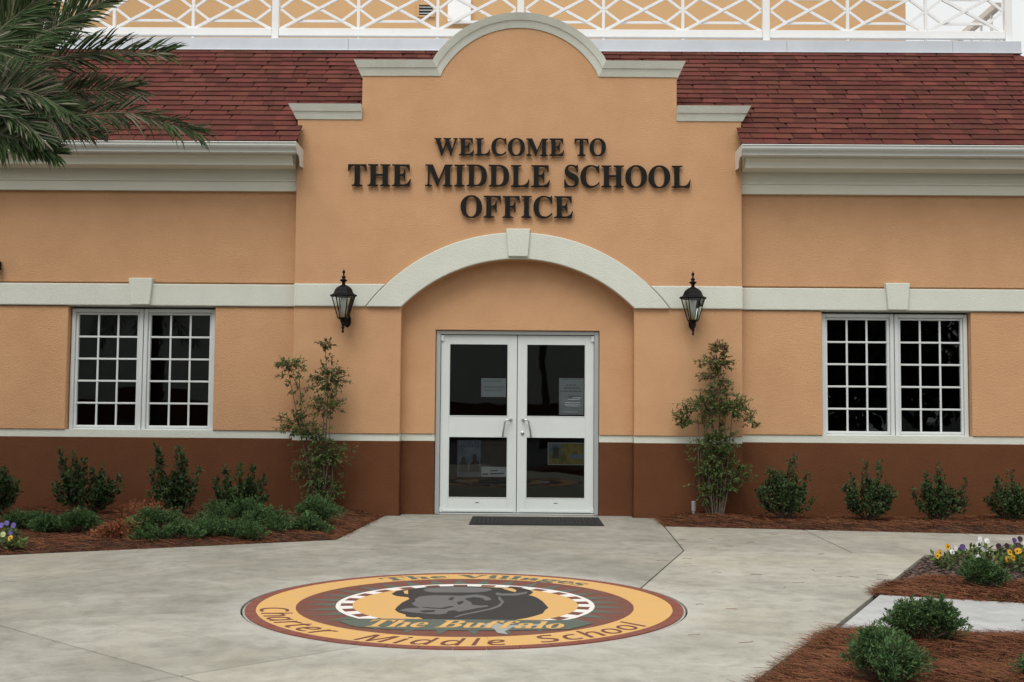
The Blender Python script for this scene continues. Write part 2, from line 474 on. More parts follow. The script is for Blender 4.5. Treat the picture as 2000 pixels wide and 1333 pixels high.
def bed(name, poly, seed, top, mat, step=.07):
    xs = [p[0] for p in poly]; ys = [p[1] for p in poly]
    gx = np.arange(min(xs)-.1, max(xs)+.1, step); gy = np.arange(min(ys)-.1, max(ys)+.1, step)
    X, Y = np.meshgrid(gx, gy, indexing='ij'); P = np.stack([X.ravel(), Y.ravel()], 1)
    h, d = bed_height(P, poly, seed, top)
    nx, ny = len(gx), len(gy)
    idx = np.arange(nx*ny).reshape(nx, ny)
    F = np.stack([idx[:-1,:-1], idx[1:,:-1], idx[1:,1:], idx[:-1,1:]], -1).reshape(-1, 4)
    F = F[(d[F] > -step*1.5).any(1)]
    o = obj(name, np_mesh(name, np.column_stack([P, h]), F, mat, smooth=True))
    tag(o, kind='structure')
    return o
def needles(name, poly, seed, top, n, label, length=(.09,.20), width=.0020, spill=.06, mat='needle', region=None, weight=None):
    rs = np.random.RandomState(seed+100)
    rg = region or poly
    xs = [p[0] for p in rg]; ys = [p[1] for p in rg]
    P = np.column_stack([rs.uniform(min(xs)-spill, max(xs)+spill, n*3), rs.uniform(min(ys)-spill, max(ys)+spill, n*3)])
    if region: P = P[in_poly(P, region)]
    h, d = bed_height(P, poly, seed, top)
    keep = d > -spill*rs.uniform(0, 1, len(P))**2.5
    P, h, d = P[keep][:n], h[keep][:n], d[keep][:n]
    n = len(P)
    z = np.where(d > .0, np.maximum(h, -.01), .003) + rs.uniform(.002, .012, n)
    L = rs.uniform(*length, n); yaw = rs.uniform(0, 6.283, n)
    pit = rs.normal(0, .22, n); bend = rs.normal(0, .7, n); w = width*rs.uniform(.7, 1.3, n)
    V = np.zeros((n, 6, 3))
    pos = np.column_stack([P, z])
    for s in range(3):
        t = s/2
        a = yaw + bend*(t-.5)
        c = pos.copy()
        c[:,0] += np.cos(a)*L*(t-.5); c[:,1] += np.sin(a)*L*(t-.5); c[:,2] += np.abs(np.sin(pit))*L*t*.26 + .004*s
        sx = -np.sin(a)*w; sy = np.cos(a)*w
        if s == 2: sx, sy = sx*.3, sy*.3
        V[:,2*s] = c + np.column_stack([sx, sy, np.zeros(n)]); V[:,2*s+1] = c - np.column_stack([sx, sy, -w*.6])
    b = np.arange(n)[:,None]*6
    F = np.concatenate([b+np.array([0,1,3,2]), b+np.array([2,3,5,4])])
    o = obj(name, np_mesh(name, V.reshape(-1,3), F, M[mat]))
    tag(o, label, 'pine straw', kind='stuff')
    return o

BED_L = [bl, (-1.51,-.0), (-1.51,.3), (-9.5,.3), (-12,-7.8)]
BED_R = [(1.6,.3), (1.6,-.0), (1.58,-.95), (3.0,-1.17), (4.577,-1.40), (11,-2.3), (11,.3)]
BED_A = [(3.56,-3.17),(3.9,-3.10),(4.577,-2.93),(11,-3.6),(11,-6.9),(7.5,-6.9),(3.4,-5.75),(2.43,-5.40)]
BED_A_MULCH = [(3.56,-3.17),(3.9,-3.10),(4.577,-2.93),(11,-3.6),(11,-5.2),(3.6,-5.0),(3.15,-4.86),(2.72,-4.80)]
BED_A_STRAW = [(2.74,-4.82),(3.15,-4.84),(3.6,-4.96),(11,-5.2),(11,-6.9),(7.5,-6.9),(3.4,-5.75),(2.43,-5.40)]
BED_B = [(1.83,-6.60),(2.95,-6.75),(7.5,-7.3),(7.5,-11.6),(-.85,-11.62),(.34,-9.445),(1.16,-7.89),(1.66,-6.90)]
bed('planting_bed_left', BED_L, 1, .05, M['straw_base'])
bed('planting_bed_right', BED_R, 2, .05, M['straw_base'])
bed('planting_bed_flowers', BED_A, 3, .035, M['mulch'])
bed('planting_bed_front', BED_B, 4, .045, M['straw_base'], .05)
needles('pine_straw', BED_L, 1, .05, 30000, 'rust brown pine straw covering the bed left of the entrance', region=[(-1.4,-2.3),(-1.45,-.0),(-6.6,.2),(-6.8,-5.2)])
needles('pine_straw', BED_R, 2, .05, 14000, 'rust brown pine straw strip along the wall right of the entrance', region=[(1.5,.2),(1.5,-1.1),(6.6,-1.75),(6.6,.2)])
needles('pine_straw', BED_A, 3, .035, 16000, 'rust brown pine straw band between flower mulch and pale path', region=[(2.66,-4.82),(3.15,-4.82),(3.6,-4.94),(5.0,-5.0),(5.0,-6.3),(3.4,-5.85),(2.36,-5.43)])
needles('pine_straw', BED_B, 4, .045, 55000, 'rust brown pine straw covering the nearest bed at lower right', region=[(1.75,-6.53),(2.95,-6.68),(4.0,-6.85),(3.2,-9.2),(.1,-9.6),(1.0,-7.95),(1.55,-6.95)], spill=.045, width=.0014)
rs = np.random.RandomState(8); sn_ = MB()
for i in range(34):
    x = rs.uniform(.9, 3.2); y = rs.uniform(-8.0, -1.3)
    if any(in_poly(np.array([[x, y]]), q)[0] for q in (BED_A, BED_B, BED_R)) or math.hypot(x-MED[0], y-MED[1]) < 1.45: continue
    a = rs.uniform(0, 6.28); l = rs.uniform(.02,.055); b = rs.uniform(-.9,.9)
    sn_.tube([(x-math.cos(a)*l, y-math.sin(a)*l, .004), (x, y, .006), (x+math.cos(a+b)*l, y+math.sin(a+b)*l, .004)], .0013, 4)
tag(sn_.build('stray_needles', M['needle']), 'stray pine needles scattered over the concrete right of the medallion', 'pine straw', kind='stuff')
# a little straw raked up along the back edge, and dark bark chips round the flowers
rs = np.random.RandomState(5)
ch = MB()
for i in range(1500):
    x = rs.uniform(2.7, 5.0); y = rs.uniform(-4.9, -3.0)
    if not in_poly(np.array([[x,y]]), BED_A_MULCH)[0]: continue
    h = float(bed_height(np.array([[x,y]]), BED_A, 3, .035)[0][0]); a = rs.uniform(0, 6.28); l = rs.uniform(.012,.04); w = rs.uniform(.006,.014); dz = rs.uniform(-.006,.010)
    u = Vector((math.cos(a)*l, math.sin(a)*l, dz)); v = Vector((-math.sin(a)*w, math.cos(a)*w, rs.uniform(-.004,.004))); c = Vector((x, y, h+.008))
    ch.add([c-u-v, c+u-v*.6, c+u+v, c-u+v*.8, c+Vector((0,0,.006))], [(0,1,4),(1,2,4),(2,3,4),(3,0,4)])
tag(ch.build('bark_mulch', M['chip']), 'dark bark mulch chips in the corner bed around the pansies', 'mulch', kind='stuff')
# ------------------------------------------------------------------ school building
B = thing('school_building', 'peach stucco school office building with curved parapet, red shingle roof and white double door', 'building')
WY = .165                       # wing wall face; the entry block stands at y = 0
# entry wall: arched opening below, stepped and curved parapet above
ICZ, IR = 1.08, 1.89
def arch_pts(r, x_lim, n=28, z_c=ICZ):
    a = math.asin(x_lim/r)
    return [(r*math.sin(-a + 2*a*i/n), z_c + r*math.cos(-a + 2*a*i/n)) for i in range(n+1)]
par = [(1.055*math.sin(R(t)), 4.668+1.055*math.cos(R(t))) for t in np.linspace(62, -62, 33)]
entry = [(-2.6,.935),(-1.35,.935)] + arch_pts(IR, 1.35) + [(1.35,.935),(2.6,.935),(2.6,4.62),(1.845,4.62),(1.845,5.14)] + par + [(-1.845,5.14),(-1.845,4.62),(-2.6,4.62)]
MB().prism(entry, 0, .36, 'y').build('entry_wall', M['stucco'], B, bevel=.008)
for s in (-1, 1):
    a, b = sorted((s*2.6, s*1.35))
    MB().box(a, b, .012, .36, -.1, .853).build('base_course', M['brown'], B, bevel=.008)
    MB().box(a+.004, b-.004, .020, .36, .853, .935).build('sill_band', M['trim'], B)
# arch trim (extrados R 2.2), keystone and the band that meets it
ARCH_O = 2.2
ao = math.acos((2.403-ICZ)/ARCH_O); ai = math.acos((2.403-ICZ)/IR)
n = 40
out_p = [(ARCH_O*math.sin(-ao+2*ao*i/n), ICZ+ARCH_O*math.cos(-ao+2*ao*i/n)) for i in range(n+1)]
in_p = [(IR*math.sin(-ai+2*ai*i/n), ICZ+IR*math.cos(-ai+2*ai*i/n)) for i in range(n+1)]
def halfarch(lo, hi):
    return out_p[lo:hi+1] + in_p[lo:hi+1][::-1]
at = MB()
secs = []
for i in range(n+1):
    (xo, zo), (xi, zi) = out_p[i], in_p[i]
    secs.append([(xi,.02,zi),(xi,-.045,zi),(xo,-.045,zo),(xo,.02,zo)])
at.loft(secs)
at.build('arch_trim', M['trim'], B, bevel=.01)
MB().prism([(-.113,2.992),(.113,2.992),(.14,3.318),(-.14,3.318)], -.085, .02, 'y').build('keystone', M['trim'], B, bevel=.01)
def band_x(z): return math.sqrt(ARCH_O**2-(z-ICZ)**2)
for s in (-1, 1):
    zz = np.linspace(2.403, 2.669, 7)
    poly = [(s*(band_x(z)+.012), z) for z in zz] + [(s*2.602, 2.669), (s*2.602, 2.403)]
    MB().prism(poly, -.03, .02, 'y').build('string_band', M['trim'], B, bevel=.012)
    MB().box(*sorted((s*(band_x(2.672)+.0), s*2.60)), -.006, .01, 2.672, 2.684).build('trim_bead', M['stucco'], B)
# parapet caps: sloping front, splayed ends
def cap(stations):
    secs = []
    for xl, zl, xu, zu in stations:
        xm, zm = xl+(xu-xl)*.5, zl+(zu-zl)*.5
        secs.append([(xl,-.012,zl),(xm,-.045,zm),(xm,-.058,zm+.004),(xu,-.095,zu),(xu,.42,zu),(xl,.37,zl)])
    MB().loft(secs).build('parapet_cap', M['cap'], B)
RO, RI, PCZ = 1.199, 1.043, 4.668
ta, tb = math.asin(1.015/RO), math.asin(.93/RI)
st = [(-1.86,5.127,-1.938,5.297)]
for i in range(41):
    u = -1+2*i/40
    st.append((RI*math.sin(tb*u), PCZ+RI*math.cos(tb*u), RO*math.sin(ta*u), PCZ+RO*math.cos(ta*u)))
st[1] = (-.927,5.131,-1.012,5.299); st[-1] = (.927,5.131,1.012,5.299)
st.append((1.86,5.127,1.938,5.297))
cap(st)
cap([(-2.612,4.608,-2.696,4.772),(-1.843,4.608,-1.843,4.772)])
cap([(1.843,4.608,1.843,4.772),(2.612,4.608,2.696,4.772)])
# recessed door wall
DY = .185
dw = MB()
dw.prism([(-1.36,.935),(-.962,.935),(-.962,2.155),(.962,2.155),(.962,.935),(1.36,.935),(1.36,3.02),(-1.36,3.02)], DY, .355, 'y')
dw.build('recess_wall', M['stucco'], B, bevel=.006)
for s in (-1, 1):
    a, b = sorted((s*1.352, s*.962))
    MB().box(a, b, DY+.010, .35, -.1, .853).build('base_course', M['brown'], B, bevel=.006)
    MB().box(a, b, DY+.018, .35, .853, .935).build('sill_band', M['trim'], B)
# wings
WX0, WX1 = 3.560, 5.297           # window opening
for s in (-1, 1):
    def bx(x0, x1, y0, y1, z0, z1, name, mat, bev=.008):
        a, b = sorted((s*x0, s*x1))
        return MB().box(a, b, y0, y1, z0, z1).build(name, mat, B, bevel=bev)
    bx(2.59, 8.7, WY, .42, 2.69, 3.80, 'wing_wall', M['stucco'])
    bx(2.59, WX0, WY, .42, .955, 2.405, 'wing_wall', M['stucco'])
    bx(WX1, 8.7, WY, .42, .955, 2.405, 'wing_wall', M['stucco'])
    bx(2.59, 8.7, WY+.012, .42, -.1, .868, 'base_course', M['brown'])
    bx(2.59, 8.7, WY+.016, .42, .868, .955, 'sill_band', M['trim'], 0)
    bx(2.59, 8.7, WY-.03, .42, 2.412, 2.672, 'string_band', M['trim'], .012)
    bx(2.59, 8.7, WY+.03, .42, 2.672, 2.69, 'wall_joint', M['stucco'], 0)
    bx(2.59, 8.7, WY+.03, .42, 2.405, 2.412, 'wall_joint', M['trim'], 0)
    k = s*4.43
    MB().prism([(k-.112,2.418),(k+.112,2.418),(k+.142,2.735),(k-.142,2.735)], WY-.075, WY+.02, 'y').build('keystone', M['trim'], B, bevel=.01)
    xa, xb = sorted((s*2.605, s*8.8))
    MB().prism([(.2,3.775),(.105,3.775),(.105,3.882),(.082,3.890),(.082,3.908),(.10,3.918),(.10,4.04),(.2,4.04)], xa, xb, 'x').build('frieze', M['cornice'], B, bevel=.003)
    MB().prism([(.2,4.041),(.095,4.041),(.08,4.025),(-.17,4.018),(-.19,4.022),(-.195,4.05),(-.215,4.085),(-.25,4.105),(-.262,4.11),(-.262,4.20),(.2,4.20)], xa, xb, 'x').build('crown_moulding', M['cornice'], B)
    ga, gb = sorted((s*2.525, s*8.95))
    g = MB().prism([(-.266,4.128),(-.345,4.125),(-.362,4.132),(-.366,4.150),(-.378,4.165),(-.405,4.182),(-.418,4.200),(-.420,4.226),(-.432,4.232),(-.430,4.240),(-.408,4.240),(-.400,4.21),(-.266,4.18)], ga, gb, 'x').build('gutter', M['gutter'], B)
    # end plate of the gutter and crown against the entry block
    MB().prism([(.0,4.03),(-.17,4.012),(-.20,4.016),(-.205,4.05),(-.225,4.085),(-.27,4.118),(-.37,4.118),(-.425,4.19),(-.438,4.242),(.0,4.242)], s*2.523, s*2.528, 'x').build('gutter_end_cap', M['gutter'], B)
# dark rooms behind the glass
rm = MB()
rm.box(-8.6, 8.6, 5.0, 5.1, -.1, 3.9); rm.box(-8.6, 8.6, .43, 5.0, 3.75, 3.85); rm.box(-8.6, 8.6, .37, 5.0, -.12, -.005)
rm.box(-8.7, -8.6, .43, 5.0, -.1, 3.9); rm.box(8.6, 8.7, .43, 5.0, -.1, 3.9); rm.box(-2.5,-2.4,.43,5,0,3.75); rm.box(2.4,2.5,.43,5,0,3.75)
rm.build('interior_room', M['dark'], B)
# windows
def window(cx):
    w = MB()
    x0, x1, z0, z1 = cx-.856, cx+.856, .918, 2.383
    y0, y1 = .245, .34
    # outer frame of each casement: stepped profile
    for a, b in ((x0, cx-.004), (cx+.004, x1)):
        w.box(a, a+.045, y0, y1, z0, z1); w.box(b-.045, b, y0, y1, z0, z1)
        w.box(a+.045, b-.045, y0, y1, z1-.045, z1); w.box(a+.045, b-.045, y0, y1, z0, z0+.05)
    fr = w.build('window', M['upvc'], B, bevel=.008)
    for a, b in ((x0, cx-.004), (cx+.004, x1)):
        sx = MB()
        a2, b2, c2, d2 = a+.047, b-.047, z0+.052, z1-.047
        sx.box(a2, a2+.028, y0+.022, y1-.01, c2, d2); sx.box(b2-.028, b2, y0+.022, y1-.01, c2, d2)
        sx.box(a2+.028, b2-.028, y0+.022, y1-.01, d2-.024, d2); sx.box(a2+.028, b2-.028, y0+.022, y1-.01, c2, c2+.034)
        sx.build('sash', M['upvc'], fr, bevel=.006)
        gx0, gx1, gz0, gz1 = a2+.028, b2-.028, c2+.034, d2-.024
        for i in range(1, 3):
            x = gx0+(gx1-gx0)*i/3
            MB().box(x-.011, x+.011, y0+.036, y0+.052, gz0, gz1).build('muntin', M['upvc'], fr, bevel=.004)
        for j in range(1, 5):
            z = gz0+(gz1-gz0)*j/5
            MB().box(gx0, gx1, y0+.034, y0+.0505, z-.011, z+.011).build('muntin', M['upvc'], fr, bevel=.004)
        for i in range(3):
            for j in range(5):
                p0, p1 = gx0+(gx1-gx0)*i/3, gx0+(gx1-gx0)*(i+1)/3
                r0, r1 = gz0+(gz1-gz0)*j/5, gz0+(gz1-gz0)*(j+1)/5
                t1, t2 = random.uniform(-.0012,.0012), random.uniform(-.0012,.0012)
                y = y0+.056
                g = MB(); g.add([(p0+.001,y-t1-t2,r0+.001),(p1-.001,y+t1-t2,r0+.001),(p1-.001,y+t1+t2,r1-.001),(p0+.001,y-t1+t2,r1-.001)], [(0,1,2,3)])
                g.build('pane', M['glass'], fr)
    # wall returns around the unit and a thin sill
    MB().box(cx-.866, cx+.866, .19, .34, .868, .917).build('window_sill', M['trim'], fr, bevel=.004)
    return fr
window(-4.43); window(4.43)
# double door
fr = MB()
fr.box(-.957, -.905, .225, .33, 0, 2.15); fr.box(.905, .957, .225, .33, 0, 2.15); fr.box(-.905, .905, .225, .33, 2.108, 2.15)
dfr = fr.build('door_frame', M['alu'], B, bevel=.004)
MB().box(-.905, .905, .215, .35, -.004, .016).build('threshold', M['alu'], dfr, bevel=.004)
LY = .262
for s in (-1, 1):
    xo, xi = s*.901, s*.004
    ls = MB()
    g_out, g_in = s*.803, s*.108
    def bb(xa, xb, z0, z1):
        a, b = sorted((xa, xb)); ls.box(a, b, LY, LY+.045, z0, z1)
    z_lo, z_hi = .022, 2.102
    bb(xo, g_out, z_lo, z_hi); bb(g_in, xi, z_lo, z_hi)
    bb(g_out, g_in, z_lo, .190); bb(g_out, g_in, .907, 1.145); bb(g_out, g_in, 2.0, z_hi)
    leaf = ls.build('door', M['door'], B, bevel=.003)
    tag(leaf, 'left leaf of the white double door' if s < 0 else 'right leaf of the white double door with the lock')
    for z0, z1 in ((.190,.907),(1.145,2.0)):
        a, b = sorted((g_out, g_in))
        bd = MB()
        bd.box(a, a+.008, LY-.004, LY+.02, z0, z1); bd.box(b-.008, b, LY-.004, LY+.02, z0, z1); bd.box(a+.008, b-.008, LY-.004, LY+.02, z1-.008, z1); bd.box(a+.008, b-.008, LY-.004, LY+.02, z0, z0+.008)
        bd.build('glazing_bead', M['door'], leaf)
        g = MB(); g.add([(a,LY+.016,z0),(b,LY+.016,z0),(b,LY+.016,z1),(a,LY+.016,z1)], [(0,1,2,3)]); g.build('pane', M['glass_door'], leaf)
    # pull handle: mounts near the meeting stile, grip leans outward
    MB().tube([(s*.074,LY,1.108),(s*.074,LY-.045,1.110),(s*.090,LY-.062,1.108),(s*.128,LY-.062,1.100),(s*.140,LY-.062,1.085),(s*.163,LY-.062,.935),(s*.163,LY-.05,.922),(s*.163,LY,.920)], .0105, 10).build('handle', M['steel'], leaf, smooth=True)
    MB().lathe([(.022,0),(.022,.006),(.012,.008)], 16).build('handle_rose', M['steel'], leaf).matrix_local = Matrix.Translation((s*.074,LY-.001,1.108)) @ Matrix.Rotation(R(90), 4, 'X')
    if s > 0:
        MB().lathe([(.021,0),(.021,.008),(.013,.012),(.013,.018)], 16).build('lock_cylinder', M['steel'], leaf).matrix_local = Matrix.Translation((.066,LY-.001,.950)) @ Matrix.Rotation(R(90), 4, 'X')
    for z0, z1 in ((2.03,2.098),(.024,.075)):
        a, b = sorted((s*.868, s*.903)); MB().box(a, b, LY-.022, LY-.002, z0, z1).build('pivot_hinge', M['door'], leaf, bevel=.004)
    a, b = sorted((s*.89, s*.03)); MB().box(a, b, LY-.012, LY-.001, .030, .056).build('door_sweep', M['door'], leaf, bevel=.003)
    MB().box(s*.46-.022, s*.46+.022, LY-.003, LY-.0005, .132, .140).build('maker_plate', M['ink'], leaf)
    # meeting stile seal
    MB().box(min(0, s*.0035), max(0, s*.0035), LY+.012, LY+.03, z_lo, z_hi).build('seal_strip', M['seal'], leaf)
# roof: deck, then shingle courses
TH = math.atan2(1.765, 2.18); ct, sn = math.cos(TH), math.sin(TH)
EY, EZ = -.395, 4.238
SL = 1.765/sn
roof = MB()
TX = 6.60                                         # top corner; hips run out to the eave
bxr = TX+2.18
def rp(x, s, nrm=0.0): return (x, EY+s*ct-nrm*sn, EZ+s*sn+nrm*ct)
roof.add([rp(-bxr,0),rp(-2.53,0),rp(-2.53,.46),rp(-2.603,.46),rp(-2.603,.98),rp(2.603,.98),rp(2.603,.46),rp(2.53,.46),rp(2.53,0),rp(bxr,0),rp(TX,SL),rp(-TX,SL),(bxr,8,EZ),(TX,8,EZ+1.765),(-bxr,8,EZ),(-TX,8,EZ+1.765)], [tuple(range(12)),(9,12,13,10),(0,11,15,14),(11,10,13,15)])
roof_o = roof.build('roof', M['shingle'], B)
NC = 20; EXP = SL/NC
sh_meshes = []
rnd = random.Random(4)
def shingle_verts(w, slant1, slant2, drop):
    t0, t1 = .020, .006
    L2 = EXP*1.12
    base = [(0,-drop,.013),(w,-drop,.013),(w+slant2,L2,t1*.2),(slant1,L2,t1*.2)]
    top = [(0,-drop,t0),(w,-drop,t0),(w+slant2,L2,t1),(slant1,L2,t1)]
    return base+top
SFACE = [(0,3,2,1),(4,5,6,7),(0,1,5,4),(1,2,6,5),(2,3,7,6),(3,0,4,7)]
WID = [.14,.17,.20,.235,.27]
for k in range(15):
    w = WID[k % 5]; sl = rnd.uniform(-.02,.03)
    mb = MB(); mb.add(shingle_verts(w-.003, sl, sl+rnd.uniform(-.008,.008), rnd.choice([0,.004,.010])), SFACE)
    sh_meshes.append((w, mb.mesh('shingle', M['shingle'])))
cand = []
for c in range(NC):
    s = c*EXP
    hip = TX + 2.18*(1-s/SL)
    for sgn in (-1, 1):
        x = 2.528 if s < .42 else 2.604 if s < .98 else 1.75 if s < 1.55 else .95
        first = rnd.uniform(0,.12)
        while x < hip-.2:
            k = rnd.randrange(15); w = sh_meshes[k][0]
            cand.append((c, x if sgn > 0 else -x-w, k, w))
            x += w
cand.sort(key=lambda q: (not (2.5 < abs(q[1]+.1) < 6.35), q[0]))
ORI = Matrix(((1,0,0),(0,ct,-sn),(0,sn,ct)))
rest = MB()
for i, (c, x, k, w) in enumerate(cand):
    jit = rnd.uniform(0,.003)
    if i < 290:
        o = obj('shingle', sh_meshes[k][1], roof_o)
        mw = ORI.to_4x4(); mw.translation = Vector(rp(x, c*EXP, .004+jit)); o.matrix_local = mw
    else:
        org = Vector(rp(x, c*EXP, .004+jit))
        rest.add([org + ORI @ Vector(p) for p in [tuple(v.co) for v in sh_meshes[k][1].vertices]], SFACE)
tag(rest.build('shingle_field', M['shingle'], roof_o), kind='stuff')
for s in (-1, 1):                                  # hip caps
    MB().tube([(s*(bxr+.01),EY,EZ+.02),(s*(TX+.10),EY+2.08,EZ+1.69)], .022, 6).build('hip_cap', M['shingle'], roof_o)
